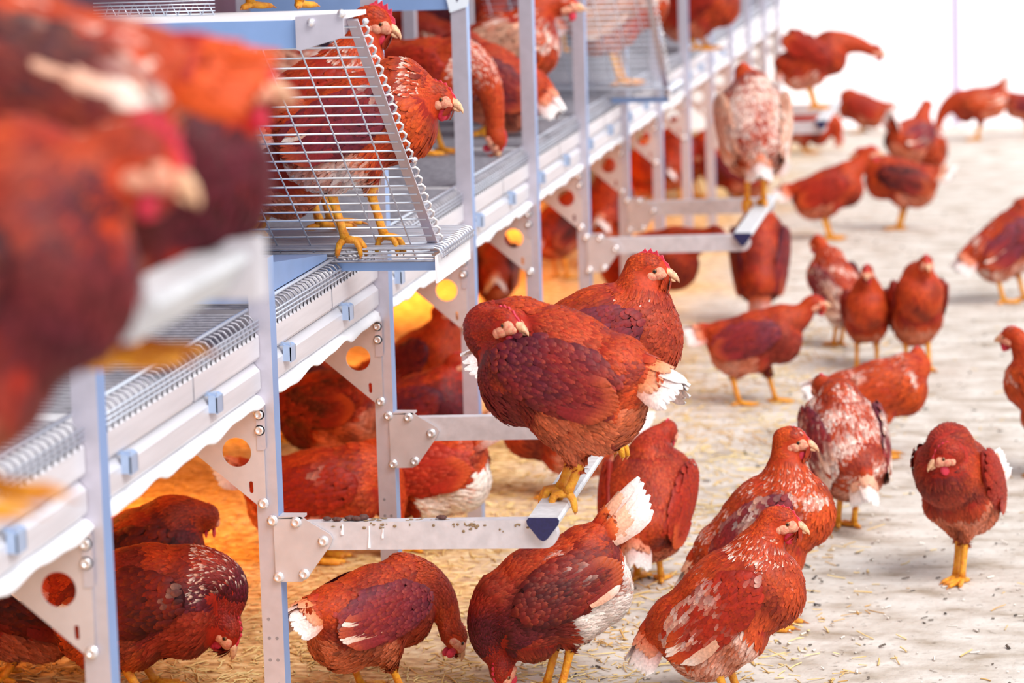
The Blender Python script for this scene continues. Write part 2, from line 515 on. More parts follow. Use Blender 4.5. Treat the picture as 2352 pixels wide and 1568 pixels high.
# droppings lying on the nearest arm
rng = random.Random(3)
for k, (x, dy, s) in enumerate([(-1.190, .012, .006), (-1.172, .006, .006), (-1.150, .014, .007), (-1.138, .010, .007), (-1.128, .015, .008), (-1.158, .02, .005), (-.985, .012, .006)]):
    mb = MB()
    for _ in range(4):
        mb.sphere((rng.uniform(-.004, .004), rng.uniform(-.003, .003), s * .5), (s, s * .8, s * rng.uniform(.5, .7)), 9, 6)
    o = mb.build('dropping', M['dropping'], None, True, loc=(x, post_y(2) + dy, .4775 + (x + 1.228) * .0166))
    tag(o, 'small brown dropping on top of the nearest perch arm', 'dropping', 'droppings on the nearest perch arm')

# ------------------------------------------------------------------ ramps, ledges, platforms
def make_ramp(dy, far, nm):
    r = empty('wire_ramp', (-1.10, 5.93 + dy, .86))
    tag(r, nm, 'ramp', 'sloping wire ramps')
    off = Vector((1.10, -5.93, -.86))
    A = Vector((0, 5.235, 1.352)); B = Vector((0, 5.955, .850))     # top and foot lines of the slope
    D = (B - A); Ln = D.length; D.normalize()
    Nn = Vector((0, -D.z, D.y)) * (1 if D.y > 0 else -1)
    mb = MB()
    n = 26 if not far else 26
    for k in range(n):
        p = A + D * (Ln * (k + .3) / n)
        mb.tube([(-1.66, p.y, p.z), (-1.118, p.y, p.z)], .0021, 5)
    for k in range(8):
        x = -1.165 - .068 * k
        mb.tube([(x, A.y, A.z - .004), (x, B.y, B.z - .004)], .0017, 5)
    o = mb.build('wire_grid', M['wire'], r, True); o.location = off
    mb = MB()   # flat side strip, turned up beside the wires
    x0, x1 = -1.132, -1.112
    e = Nn * .004
    A2, B2 = A - D * .01, B + D * .045
    vs_ = []
    for P in (A2, B2):
        vs_ += [(x0, P.y, P.z), (x1, P.y, P.z), (x1, P.y + e.y, P.z + e.z), (x0, P.y + e.y, P.z + e.z)]
    mb.add(vs_, [(0, 1, 2, 3), (7, 6, 5, 4), (0, 4, 5, 1), (1, 5, 6, 2), (2, 6, 7, 3), (3, 7, 4, 0)])
    o = mb.build('side_strip', M['galv'], r); o.location = off
    mb = MB()   # bent wire ends hooked over the strip
    for k in range(n):
        p = A + D * (Ln * (k + .3) / n)
        q = p + D * .018
        mb.tube([(-1.112, p.y, p.z), (-1.103, p.y, p.z + .003), (-1.098, (p.y + q.y) / 2, (p.z + q.z) / 2 + .002), (-1.101, q.y, q.z), (-1.106, q.y + D.y * .006, q.z + D.z * .006)], .0023, 6)
    o = mb.build('hooked_wire_ends', M['plastic_white'], r, True); o.location = off
    for zz in (.56, .0):
        p = A + D * (Ln * zz)
        m2 = MB(); m2.sphere((-1.1, p.y, p.z + .004), .006, 10, 8)
        o = m2.build('rivet', M['bolt'], r, True); o.location = off
    return r
make_ramp(0, False, 'nearest wire ramp, a hen standing behind its bars')
make_ramp(4.29, True, 'out of focus wire ramp higher up beyond the upright posts')

def make_ledge(dy, far, nm):
    r = empty('wire_ledge', (-1.30, 5.85 + dy, .85))
    tag(r, nm, 'ledge', 'wire ledges at the ramp feet')
    off = Vector((1.30, -5.85, -.85))
    mb = MB()
    n = 15
    for k in range(n):
        y = 5.852 + .026 * k
        mb.tube([(-1.70, y, .882), (-1.112, y, .882), (-1.099, y, .879), (-1.094, y, .870), (-1.094, y, .855)], .0021, 6)
    o = mb.build('wire_grid', M['wire'], r, True); o.location = off
    mb = MB()
    for z in (.880, .872, .864, .856):
        mb.tube([(-1.70, 5.846, z), (-1.108, 5.846, z)], .0022, 6)
    for x in (-1.20, -1.35, -1.50, -1.65):
        mb.tube([(x, 5.846, .877), (x, 6.222, .877)], .002, 6)
    for z in (.872, .862):
        mb.tube([(-1.0935, 5.852, z), (-1.0935, 6.222, z)], .0019, 6)
    o = mb.build('front_wires', M['wire_dull'], r, True); o.location = off
    mb = MB()
    mb.prism_z([(-1.106, 5.842), (-1.102, 5.842), (-1.102, 6.222), (-1.106, 6.222)], .812, .866)
    o = mb.build('side_plate', M['plastic_white'], r); o.location = off
    mb = MB()
    mb.box(-1.70, -1.107, 5.862, 5.900, .835, .852)
    mb.box(-1.60, -1.34, 5.50, 5.86, .862, .872) if False else None
    o = mb.build('support_bar', M['blue_steel_and_sheen'], r); o.location = off
    return r
make_ledge(0, False, 'wire ledge at the foot of the nearest ramp, hen toes curling over it')
make_ledge(4.29, True, 'blurred wire ledge at the foot of the far ramp')

r = empty('upper_platform', (-1.34, 5.2, 1.32))
tag(r, 'bluish steel platform above the nearest ramp with two hen feet on it', 'platform')
off = Vector((1.34, -5.2, -1.32))
mb = MB(); mb.box(-1.70, -1.205, 5.12, 5.30, 1.366, 1.374); mb.box(-1.205, -1.112, 5.14, 5.30, 1.366, 1.374)
o = mb.build('deck', M['plastic_white'], r); o.location = off
o = MB().box(-1.70, -1.185, 5.118, 5.124, 1.318, 1.366).build('front_plate', M['blue_steel_and_sheen'], r); o.location = off
o = MB().prism_y([(-1.190, 1.314), (-1.112, 1.336), (-1.112, 1.372), (-1.12, 1.376), (-1.196, 1.372), (-1.196, 1.316)], 5.108, 5.113).build('corner_plate', M['galv'], r); o.location = off
for x, z in ((-1.168, 1.362), (-1.114, 1.376)):
    k = MB(); k.sphere((x, 5.104, z), .0075, 12, 8); o = k.build('bolt', M['bolt'], r, True); o.location = off
mb = MB()
for k in range(9): mb.tube([(-1.56 + .022 * k, 5.2, 1.374), (-1.56 + .022 * k + .01, 5.2, 1.40), (-1.56 + .022 * (k + 1), 5.2, 1.374)], .0016, 5)
for k in range(5): mb.tube([(-1.58, 5.2, 1.376 + .006 * k), (-1.36, 5.2, 1.376 + .006 * k)], .0012, 5)
o = mb.build('wire_fence', M['wire'], r, True); o.location = off

# dull plate leaning below the ledge, between second and third post
r = MB().add([(-1.322, 5.22, .862), (-1.322, 5.84, .862), (-1.322, 5.84, .872), (-1.322, 5.22, .93), (-1.60, 5.22, .862), (-1.60, 5.84, .862), (-1.60, 5.84, .872), (-1.60, 5.22, .93)],
             [(0, 1, 2, 3), (7, 6, 5, 4), (3, 2, 6, 7), (0, 3, 7, 4), (1, 5, 6, 2), (0, 4, 5, 1)]).build('sloping_plate', M['blue_steel_and_sheen'])
tag(r, 'dull bluish sloping plate just right of the second post top under the wire ledge', 'plate')

# foreground perch, far out of focus
r = empty('foreground_perch', (-.66, 2.33, 1.225))
tag(r, 'very blurred pale perch frame under the two nearest hens', 'perch')
off = Vector((.66, -2.33, -1.225))
o = MB().prism_y([(x - .685, z + 1.262) for x, z in ((-.024, .018), (.024, .018), (.026, .010), (.006, -.018), (-.006, -.018), (-.026, .010))], 2.30, 2.60).build('tube', M['tube'], r); o.location = off
o = MB().box(-1.315, -.652, 2.601, 2.635, 1.235, 1.29).build('arm', M['beam'], r); o.location = off
r = MB().prism_z([(-1.355, 2.58), (-1.316, 2.58), (-1.316, 2.64), (-1.355, 2.64)], 0, 1.6).build('foreground_post', M['galv'])
tag(r, 'steel post behind the nearest blurred hens, holding their perch', 'post')

# warm lamps under the lower level
def make_lamp(y, k):
    r = empty('lamp', (-2.4, y, .665))
    tag(r, 'warm tube lamp hanging under the belt, number %s back from the camera' % ['one', 'two', 'three', 'four', 'five'][k], 'lamp', 'warm lamps under the lower level')
    m = bpy.data.materials.get('lamp glow')
    if not m:
        m = bpy.data.materials.new('lamp glow'); m.use_nodes = True
        b = m.node_tree.nodes['Principled BSDF']
        b.inputs['Emission Color'].default_value = (1, .42, .06, 1); b.inputs['Emission Strength'].default_value = 6
    t = MB(); t.tube([(0, -.55, 0), (0, .55, 0)], .013, 10); t.build('glass_tube', m, r, True)
    t = MB(); t.box(-.02, .02, -.57, .57, .014, .028); t.build('housing', M['plastic_white'], r)
    ld = bpy.data.lights.new('lamp_light', 'AREA'); ld.shape = 'RECTANGLE'; ld.spread = math.radians(115); ld.size = .5; ld.size_y = 1.2
    ld.energy = (8, 9.5, 9, 10, 10)[k]; ld.color = (1.0, .36, .04)
    lo = bpy.data.objects.new('lamp_light', ld); C.objects.link(lo); lo.parent = r; lo.location = (0, 0, -.03)
for k, y in enumerate((4.6, 6.9, 9.2, 11.5, 13.8)): make_lamp(y, k)

# ------------------------------------------------------------------ loose litter
def litter(name, m, n, seed, fx, ln, th, label, cat):
    rng = np.random.default_rng(seed)
    P = fx(rng, n); n = len(P)
    ang = rng.uniform(0, 2 * PI, n); tilt = rng.normal(0, .16, n)
    Ls = ln[0] + (ln[1] - ln[0]) * rng.random(n) ** 2
    W = th[0] + (th[1] - th[0]) * rng.random(n)
    d = np.stack([np.cos(ang) * np.cos(tilt), np.sin(ang) * np.cos(tilt), np.sin(tilt)], 1)
    s = np.stack([-np.sin(ang), np.cos(ang), np.zeros(n)], 1)
    u = np.cross(d, s); 
    c = P.copy(); c[:, 2] = np.abs(np.sin(tilt)) * Ls / 2 + W * .5
    bend = rng.normal(0, .08, n)
    vs_ = []
    for t in (-.5, 0, .5):
        o = c + d * (Ls * t)[:, None] + s * (bend * Ls * (1 - 4 * t * t) * .5)[:, None]
        for (a, b) in ((-.5, -.3), (.5, -.3), (0, .5)):
            vs_.append(o + s * (W * a)[:, None] + u * (W * b * .6)[:, None])
    V = np.stack(vs_, 1).reshape(-1, 3)
    F = []
    for r_ in range(2):
        for q in range(3):
            F.append((r_ * 3 + q, r_ * 3 + (q + 1) % 3, r_ * 3 + 3 + (q + 1) % 3, r_ * 3 + 3 + q))
    F = np.array(F)
    idx = (np.arange(n) * 9)[:, None, None] + F[None]
    idx = idx.reshape(-1, 4)
    me = bpy.data.meshes.new(name)
    me.vertices.add(len(V)); me.vertices.foreach_set('co', V.ravel())
    me.loops.add(idx.size); me.loops.foreach_set('vertex_index', idx.ravel().astype(np.int32))
    me.polygons.add(len(idx)); me.polygons.foreach_set('loop_start', (np.arange(len(idx)) * 4).astype(np.int32))
    me.update(calc_edges=True)
    me.materials.append(m)
    o = bpy.data.objects.new(name, me); C.objects.link(o)
    tag(o, label, cat, kind='stuff')
def f_straw(rng, n):
    Y = 5.2 + 5.5 * rng.random(n) ** 1.6
    X = -2.7 + 3.1 * rng.random(n) ** 1.25
    keep = rng.random(n) < np.clip((-.25 - X) / .5, .03, 1)
    return np.stack([X, Y, Y * 0], 1)[keep]
litter('straw', M['straw'], 24000, 1, f_straw, (.014, .060), (.0020, .0048), 'loose golden straw and shavings lying on the floor along the aviary', 'straw')
def f_chip(rng, n):
    Y = 5.4 + 9 * rng.random(n) ** 1.3
    X = -1.0 + 2.6 * rng.random(n)
    return np.stack([X, Y, Y * 0], 1)
litter('litter_crumbs', M['chip'], 900, 2, f_chip, (.004, .02), (.003, .008), 'dark crumbs of litter and droppings scattered on the pale floor', 'litter')
litter('pale_shavings', M['chip_pale'], 2600, 4, f_chip, (.004, .022), (.003, .007), 'pale wood shavings and shell grit on the open floor', 'shavings')

# ------------------------------------------------------------------ hens
from mathutils.bvhtree import BVHTree
def nrm(a): return a / np.maximum(np.linalg.norm(a, axis=-1, keepdims=True), 1e-9)
COL = dict(orange=lin(212, 78, 24), rust=lin(172, 38, 18), deep=lin(112, 22, 18), dark=lin(76, 18, 26), purple=lin(98, 26, 46), amber=lin(228, 116, 48),
           pale=lin(238, 178, 148), cream=lin(250, 232, 222), white=lin(252, 250, 250), plum=lin(126, 44, 62))
COL = {k: np.array(v) for k, v in COL.items()}

def fall(bvh, P, D, N, L):
    """how far the skin drops away under each feather tip"""
    L = np.broadcast_to(L, (len(P),))
    T_ = P + D * L[:, None]
    h = np.zeros(len(P))
    for i in range(len(P)):
        q = bvh.find_nearest(Vector(T_[i]))
        if q[0] is not None: h[i] = float((Vector(q[0]) - Vector(T_[i])).dot(Vector(N[i])))
    return -np.clip(h, -.7 * L, .25 * L) / (L * L * 5.5)

class Feathers:
    T = np.array([0, .30, .62, .86, 1.0]); PR = np.array([.35, .88, 1.0, .74, .10])
    def __init__(s): s.V = []; s.C = []; s.n = 0
    def add(s, P, D, N, L, W, lift0, lift1, c0, c1, droop=.5, tipstart=.55, cup=.14):
        n = len(P)
        if n == 0: return
        bc = lambda a: np.broadcast_to(np.asarray(a, float), (n,))[:, None]
        L, W, lift0, lift1, droop = bc(L), bc(W), bc(lift0), bc(lift1), bc(droop)
        S = nrm(np.cross(D, N)); N2 = nrm(np.cross(S, D))
        V = np.zeros((n, 15, 3)); Cc = np.zeros((n, 15, 3))
        c0 = np.broadcast_to(c0, (n, 3)); c1 = np.broadcast_to(c1, (n, 3))
        k = 0
        for t, pr in zip(s.T, s.PR):
            base = P + D * (L * t) + N2 * (lift0 + (lift1 - lift0) * t - droop * L * L * 5.5 * t * t)
            w = max(0, min(1, (t - tipstart) / max(1e-3, 1 - tipstart)))
            col = c0 * (1 - w) + c1 * w
            for j in (-1, 0, 1):
                V[:, k] = base + S * (W * .5 * pr * j) - N2 * (W * cup * abs(j))
                Cc[:, k] = col * (1.0 if j == 0 else .93)
                k += 1
        s.V.append(V.reshape(-1, 3)); s.C.append(Cc.reshape(-1, 3)); s.n += n
    def arrays(s):
        V = np.concatenate(s.V); Cc = np.concatenate(s.C)
        q = []
        for r in range(4):
            for j in range(2):
                a = r * 3 + j; q.append((a, a + 1, a + 4, a + 3))
        q = np.array(q)
        F = ((np.arange(s.n) * 15)[:, None, None] + q[None]).reshape(-1, 4)
        return V, Cc, F

def mesh_np(name, V, Cc, F, m, extra=None):
    """extra: (verts, colours, polygon list) appended first"""
    me = bpy.data.meshes.new(name)
    lists = []
    if extra is not None:
        eV, eC, eF = extra
        V = np.concatenate([eV, V]) if len(V) else eV
        Cc = np.concatenate([eC, Cc]) if len(F) else eC
        F = F + len(eV) if len(F) else F
        ls = np.array([len(f) for f in eF], int)
        flat = np.fromiter((i for f in eF for i in f), dtype=np.int64)
        loops = np.concatenate([flat, F.ravel()]) if len(F) else flat
        sizes = np.concatenate([ls, np.full(len(F), 4)])
    else:
        loops = F.ravel(); sizes = np.full(len(F), 4)
    me.vertices.add(len(V)); me.vertices.foreach_set('co', np.asarray(V, np.float32).ravel())
    me.loops.add(len(loops)); me.loops.foreach_set('vertex_index', loops.astype(np.int32))
    st = np.concatenate([[0], np.cumsum(sizes)[:-1]]).astype(np.int32)
    me.polygons.add(len(sizes)); me.polygons.foreach_set('loop_start', st)
    me.polygons.foreach_set('use_smooth', np.ones(len(sizes), bool))
    me.update(calc_edges=True)
    at = me.attributes.new('col', 'FLOAT_COLOR', 'POINT')
    at.data.foreach_set('color', np.concatenate([Cc, np.ones((len(Cc), 1))], 1).astype(np.float32).ravel())
    me.materials.append(m)
    return me

def blob_mesh(spheres, voxel, smooth):
    mb = MB()
    for c, r, R in spheres: mb.sphere(c, r, 14, 9, R)
    me = bpy.data.meshes.new('t'); me.from_pydata(mb.v, [], mb.f)
    o = bpy.data.objects.new('t', me); C.objects.link(o)
    md = o.modifiers.new('r', 'REMESH'); md.mode = 'VOXEL'; md.voxel_size = voxel
    ms = o.modifiers.new('s', 'SMOOTH'); ms.factor = .5; ms.iterations = smooth
    dg = bpy.context.evaluated_depsgraph_get()
    m2 = bpy.data.meshes.new_from_object(o.evaluated_get(dg))
    bpy.data.objects.remove(o); bpy.data.meshes.remove(me)
    n = len(m2.vertices)
    V = np.zeros(n * 3, np.float32); m2.vertices.foreach_get('co', V)
    Nn = np.zeros(n * 3, np.float32); m2.vertex_normals.foreach_get('vector', Nn)
    F = [tuple(p.vertices) for p in m2.polygons]
    bpy.data.meshes.remove(m2)
    return V.reshape(-1, 3).astype(float), Nn.reshape(-1, 3).astype(float), F

def chain(p0, r0, p1, r1, n):
    return [(p0.lerp(p1, t), r0 + (r1 - r0) * t) for t in [i / (n - 1) for i in range(n)]]

POSES = {
 # pitch: breast up; z: body centre height; head: position; look: beak direction (x, y, z); ctrl: how far the neck runs before bending
 'alert':   dict(pitch=24, z=.215, head=(.135, 0, .348), look=(1, 0, -.10), ctrl=(.085, 0, .31), tail=8),
 'upright': dict(pitch=38, z=.215, head=(.115, 0, .362), look=(1, 0, -.12), ctrl=(.085, 0, .32), tail=-2),
 'walk':    dict(pitch=8, z=.205, head=(.185, 0, .325), look=(1, 0, -.1), ctrl=(.15, 0, .27), tail=28),
 'peck':    dict(pitch=-14, z=.205, head=(.215, 0, .085), look=(.35, 0, -1), ctrl=(.19, 0, .20), tail=20),
 'reach':   dict(pitch=-4, z=.205, head=(.235, 0, .23), look=(.8, 0, -.7), ctrl=(.19, 0, .29), tail=15),
 'tuck':    dict(pitch=34, z=.235, head=(.030, -.012, .372), look=(-1, .15, .0), ctrl=(.155, 0, .375), tail=-6),
 'squat':   dict(pitch=14, z=.150, head=(.14, 0, .26), look=(1, 0, -.15), ctrl=(.11, 0, .23), tail=18),
}
SKIN_CHILDREN = True

def make_hen(name, label, group, loc, yaw, pose='alert', scale=1.0, pal=None, detail=1, seed=0, look=None, head=None, pitch=None, tail=None, z=None,
             feet=None, perch=False, wing_up=0.0, ctrl=None, fat=1.06, deep=1.04, neck_r=.058, hs=1.28, hock_z=None, lying=False):
    ps = dict(POSES[pose]); HS = hs
    for k_, v_ in (('look', look), ('head', head), ('pitch', pitch), ('tail', tail), ('z', z), ('ctrl', ctrl)):
        if v_ is not None: ps[k_] = v_
    pal = dict(dict(rustiness=.5, hackle=0.0, wing='purple', wing_pale=.1, back_pale=0.0, fluff=.15, tail_tip=1.0, comb=.55, dark=0.0, tail_len=1.0, belly='orange', tailcol='orange', neck='orange'), **(pal or {}))
    rng = np.random.default_rng(seed + 11)
    root = empty(name, loc, math.radians(yaw))
    root.scale = (scale,) * 3
    tag(root, label, 'hen', group)
    th = math.radians(ps['pitch']); cz = ps['z']
    cs, sn = math.cos(th), math.sin(th)
    Rb = Matrix(((cs, 0, -sn), (0, 1, 0), (sn, 0, cs)))
    def B(x, y, z_): return Rb @ Vector((x, y, z_)) + Vector((0, 0, cz))
    Rn = np.array(Rb)
    def Bn(P): return P @ Rn.T + np.array([0, 0, cz])
    f = fat
    q = deep
    sph = [(B(0, 0, 0), (.122, .080 * f, .084 * q), Rb), (B(.072, 0, -.004), (.074, .072 * f, .080 * q), Rb), (B(.02, 0, .028 * q), (.10, .062 * f, .060 * q), Rb),
           (B(-.085, 0, .012), (.075, .060 * f, .062 * q), Rb), (B(-.070, 0, -.034), (.080, .070 * f, .068 * q), Rb), (B(-.02, 0, -.045 * q), (.07, .066 * f, .054 * q), Rb)]
    tr_ = math.radians(ps['tail'])
    for p, r in chain(B(-.11, 0, .025), .048, B(-.115 - .045 * math.cos(tr_), 0, .035 + .045 * math.sin(tr_)), .020, 5): sph.append((p, (r, r * .95, r), Rb))
    # neck, a quadratic curve
    nb = B(.088, 0, .040); hd = Vector(ps['head']); he = hd - Vector(ps['look']).normalized() * .009; ct = Vector(ps['ctrl'])
    lk = Vector(ps['look']).normalized()
    npts = []
    NN = 14
    for i in range(NN):
        t = i / (NN - 1)
        p = nb * (1 - t) ** 2 + ct * (2 * t * (1 - t)) + he * t * t
        r = neck_r * (1 - t) ** 1.3 + .0195 * HS * (1 - (1 - t) ** 1.3)
        npts.append((p, r)); sph.append((p, (r, r * (.93 - .07 * t), r), None))
    # head frame
    hx = lk
    hy = Vector((0, 0, 1)).cross(hx)
    if hy.length < .1: hy = Vector((0, 1, 0))
    hy.normalize(); hz = hx.cross(hy).normalized()
    Hm = Matrix((hx, hy, hz)).transposed()
    Hm = Hm * HS
    def H(x, y, z_): return hd + Hm @ Vector((x, y, z_))
    sph.append((H(.004, 0, .002), (.027, .0180, .0215), Hm))
    sph.append((H(.018, 0, -.002), (.019, .0135, .0145), Hm))
    # feet and thighs
    if feet is None: feet = ((.012, .036), (-.004, -.036))
    legs = []
    for (fx, fy) in feet:
        s_ = 1 if fy >= 0 else -1
        hip = B(-.01, s_ * .042 * f, -.045)
        an = Vector((fx, fy, .012))
        hock = Vector((fx - .020, fy * .95, (hock_z or min(.088, max(.03, cz - .11)))))
        sph.append((hip, (.050, .034, .052), Rb))
        for p, r in chain(hip.lerp(hock, .25), .036, hock + Vector((.003, 0, .012)), .0125, 6): sph.append((p, (r, r * .9, r), None))
        legs.append((hock, an, s_))
    vox = (.0068, .0058, .0050)[detail]
    V, Nm, F = blob_mesh(sph, vox, 6)
    bvh = BVHTree.FromPolygons([tuple(v) for v in V], F)
    # ---- zones for every surface point
    BP = (V - np.array([0, 0, cz])) @ Rn        # body frame coordinates
    NP = np.array([list(p) for p, r in npts]); NR = np.array([r for p, r in npts])
    dn = np.linalg.norm(V[:, None, :] - NP[None], axis=2)
    ni = dn.argmin(1); dmin = dn.min(1)
    isneck = (dmin < NR[ni] * 1.28) & (ni >= 2)
    Hn = np.array(Hm) / HS; HP = (V - np.array(hd)) @ Hn / HS
    ishead = np.linalg.norm(V - np.array(hd), axis=1) < .034 * HS
    tang = np.gradient(NP, axis=0); tang = nrm(tang)
    flow = np.tile(np.array([-1.0, 0, -.28]), (len(V), 1))
    low = np.clip((-BP[:, 2] - .03) / .05, 0, 1)
    flow[:, 2] -= low * .5
    flow = flow @ Rn.T
    legz = (V[:, 2] < cz - .085)
    flow[legz] = np.array([-.35, 0, -1.0])
    tb = BP[:, 0] < -.115
    flow[tb] = np.array([-1, 0, .35]) @ Rn.T
    blend = np.clip((ni / (NN - 1.0)) * 1.6 - .1, 0, 1)[:, None] * isneck[:, None]
    flow = flow * (1 - blend) + (-tang[ni]) * blend
    hf = np.tile(-np.array(hx) - .25 * np.array(hz), (len(V), 1))
    flow = np.where(ishead[:, None] & (HP[:, [0]] > -.01), hf, flow)
    flow = flow - Nm * (flow * Nm).sum(1, keepdims=True)
    flow = nrm(flow)
    # smooth colour field
    ks = nrm(rng.normal(0, 1, (7, 3))) * rng.uniform(35, 110, (7, 1)); phs = rng.uniform(0, 6.28, 7)
    def field(P): return np.sin(P @ ks.T + phs).mean(1) * 1.5
    fld = field(V)
    # base skin colour under the feathers
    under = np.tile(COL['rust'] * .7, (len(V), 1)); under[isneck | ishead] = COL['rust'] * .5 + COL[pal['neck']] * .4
    # choose feather roots
    dens = (.34, .62, 1.0)[detail]
    pr = np.full(len(V), dens)
    pr[isneck] *= 1.25 if detail else 1.5
    pr[ishead] = min(1.0, dens * 1.6)
    def inhead(x, y, z_, rx, rz_):      # bare face patch
        return ((HP[:, 0] - x) / rx) ** 2 + ((HP[:, 2] - z_) / rz_) ** 2 < 1
    bare = ishead & (((inhead(.019, 0, -.001, .0135, .0110) | inhead(.009, 0, -.007, .0095, .0090)) & (np.abs(HP[:, 1]) > .004)) | (HP[:, 0] > .0245) | ((HP[:, 0] > .013) & (HP[:, 2] < -.010)))
    pr[bare] = 0
    pick = rng.random(len(V)) < pr
    idx = np.nonzero(pick)[0]
    P = V[idx]; N = Nm[idx]; D = flow[idx]
    D = nrm(D + rng.normal(0, .13, D.shape)); D = nrm(D - N * (D * N).sum(1, keepdims=True))
    n = len(idx); bp = BP[idx]; fl_ = fld[idx]; r1 = rng.random(n); r2 = rng.random(n)
    nk, hdm = isneck[idx], ishead[idx]
    nt = ni[idx] / (NN - 1.0)
    L = .021 + .007 * r2; W = .0112 + .0025 * r1; lift1 = .0012 + .0022 * r2
    k0 = (1.35, 1.12, 1.0)[detail]
    L *= k0; W *= k0 * 1.05
    belly = (bp[:, 2] < -.035) & ~nk
    L[belly] *= 1.2; W[belly] *= .55; lift1[belly] += .0025 * r1[belly] ** 3
    back = (bp[:, 2] > .03) & ~nk
    L[back] *= 1.25; W[back] *= 1.1
    L[nk] = ((.026 - .012 * nt) * k0 * (.85 + .3 * r2))[nk]; W[nk] = ((.0062 - .0015 * nt) * k0)[nk]; lift1[nk] = (.0016 * (1 - .55 * nt) + .0014 * r1)[nk]
    L[hdm] = .0120 * k0; W[hdm] = .0058 * k0; lift1[hdm] = .0012
    leg_ = P[:, 2] < cz - .10
    L[leg_] *= .75; W[leg_] *= .7
    # colours
    def mixc(a, b, t): t = np.clip(t, 0, 1)[:, None]; return a * (1 - t) + b * t
    o_ = np.tile(COL['orange'], (n, 1)); ru = np.tile(COL['rust'], (n, 1)); dp = np.tile(COL['deep'], (n, 1))
    c0 = mixc(ru, o_, .55 - .8 * (pal['rustiness'] - .5) + .26 * fl_ + .35 * (r1 - .5))
    c0 = mixc(c0, dp, np.clip((.15 - fl_) * .9, 0, .7) * (.6 + .8 * pal['rustiness']))
    c0[back] = mixc(c0, np.tile(COL['rust'] * .9, (n, 1)), np.full(n, .55))[back]
    nc = COL[pal['neck']]
    c0[nk] = mixc(np.tile(nc, (n, 1)), np.tile(COL['rust'], (n, 1)), .45 + .5 * (r1 - .5) + .25 * fl_)[nk]
    c1 = mixc(c0, np.tile(COL['amber'], (n, 1)), .05 + .22 * r2)
    fz = belly & (bp[:, 0] < .02)
    fw = np.clip(pal['fluff'] * (1.1 + fl_ + .8 * (r1 - .5)), 0, 1)
    cF = mixc(np.tile(COL['amber'], (n, 1)), np.tile(COL['cream'], (n, 1)), fw)
    c0[fz] = mixc(c0, cF, .25 + fw)[fz]; c1[fz] = mixc(c1, cF, .4 + fw)[fz]
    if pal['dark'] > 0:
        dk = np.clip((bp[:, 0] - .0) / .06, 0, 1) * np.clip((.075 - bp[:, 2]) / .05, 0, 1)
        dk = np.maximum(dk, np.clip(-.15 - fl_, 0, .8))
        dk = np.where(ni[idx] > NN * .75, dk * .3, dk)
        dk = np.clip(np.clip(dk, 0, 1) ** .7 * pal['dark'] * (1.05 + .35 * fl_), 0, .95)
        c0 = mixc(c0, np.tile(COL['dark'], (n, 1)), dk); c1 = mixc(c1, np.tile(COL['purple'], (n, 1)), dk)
    if pal['hackle'] > 0:
        hk = nk & (nt < .62) & (r1 < pal['hackle'] * (1.0 - .8 * nt / .62 * .6)) & (fl_ > -.9)
        c1[hk] = mixc(np.tile(COL['pale'], (n, 1)), np.tile(COL['cream'], (n, 1)), r2)[hk]
    if pal['back_pale'] > 0:
        am = np.clip((pal['back_pale'] * 1.25 - (.40 * r1 + .60 * (.5 - .6 * fl_))) * 3.2, 0, 1) * ((~nk) & (bp[:, 2] > -.02))
        cc = mixc(np.tile(COL['pale'], (n, 1)), np.tile(COL['cream'], (n, 1)), r2)
        c0 = mixc(c0, cc * .85, am * .45); c1 = mixc(c1, cc, am)
    jit = (1 + rng.normal(0, .14, (n, 1)))
    c0 = np.clip(c0 * jit, 0, 1); c1 = np.clip(c1 * jit, 0, 1)
    fe = Feathers()
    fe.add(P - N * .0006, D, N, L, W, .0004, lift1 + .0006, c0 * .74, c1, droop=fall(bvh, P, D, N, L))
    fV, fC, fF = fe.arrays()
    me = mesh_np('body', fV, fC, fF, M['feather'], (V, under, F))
    body = bpy.data.objects.new('body', me); C.objects.link(body); body.parent = root

    # ---- wings
    wc = {'purple': COL['purple'], 'dark': COL['dark'], 'plum': COL['plum'], 'rust': COL['rust'], 'orange': COL['orange'], 'pale': COL['pale']}[pal['wing']]
    for s_ in (1, -1):
        wa, wb, wcc = .114, .025, .055 * (.5 + .5 * deep)
        wcen = np.array([-.018, s_ * .062 * f, .014])
        droop_a = math.radians(-7)
        up = wing_up * (1.0)
        # wing frame: e1 backwards, e3 up
        e1 = np.array([-math.cos(droop_a), -s_ * .13, math.sin(droop_a)]); e1 = e1 / np.linalg.norm(e1)
        e2 = nrm(np.array([-.13, s_, .16])); e3 = np.cross(e1, e2) * (-s_); e3 /= np.linalg.norm(e3)
        if e3[2] < 0: e3 = -e3
        if up > 0 :
            a_ = math.radians(75 * up); e1n = nrm(e1 * math.cos(a_) + e3 * math.sin(a_)); e3 = nrm(e3 * math.cos(a_) - e1 * math.sin(a_)); e1 = e1n
            wcen = wcen + np.array([.015, 0, .045 * up])
        Fr = np.stack([e1, e2, e3], 1)      # columns
        # under-shell
        m1 = MB(); m1.sphere((0, 0, 0), (wa * .93, wb * .8, wcc * .9), 16, 10)
        sv = np.array(m1.v); sv = Bn(sv @ Fr.T + wcen)
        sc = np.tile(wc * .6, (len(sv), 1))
        fw_ = Feathers()
        g = (.016, .0105, .0082)[detail]
        us, vs2 = np.meshgrid(np.arange(-1, .75, g / wa * 1.25), np.arange(-1.0, 1.0, g / wcc)); us = us.ravel(); vs2 = vs2.ravel()
        us = us + rng.uniform(-.5, .5, len(us)) * g / wa; vs2 = vs2 + rng.uniform(-.5, .5, len(us)) * g / wcc
        ok = us ** 2 + vs2 ** 2 < .97; us, vs2 = us[ok], vs2[ok]
        h = np.sqrt(1 - us ** 2 - vs2 ** 2)
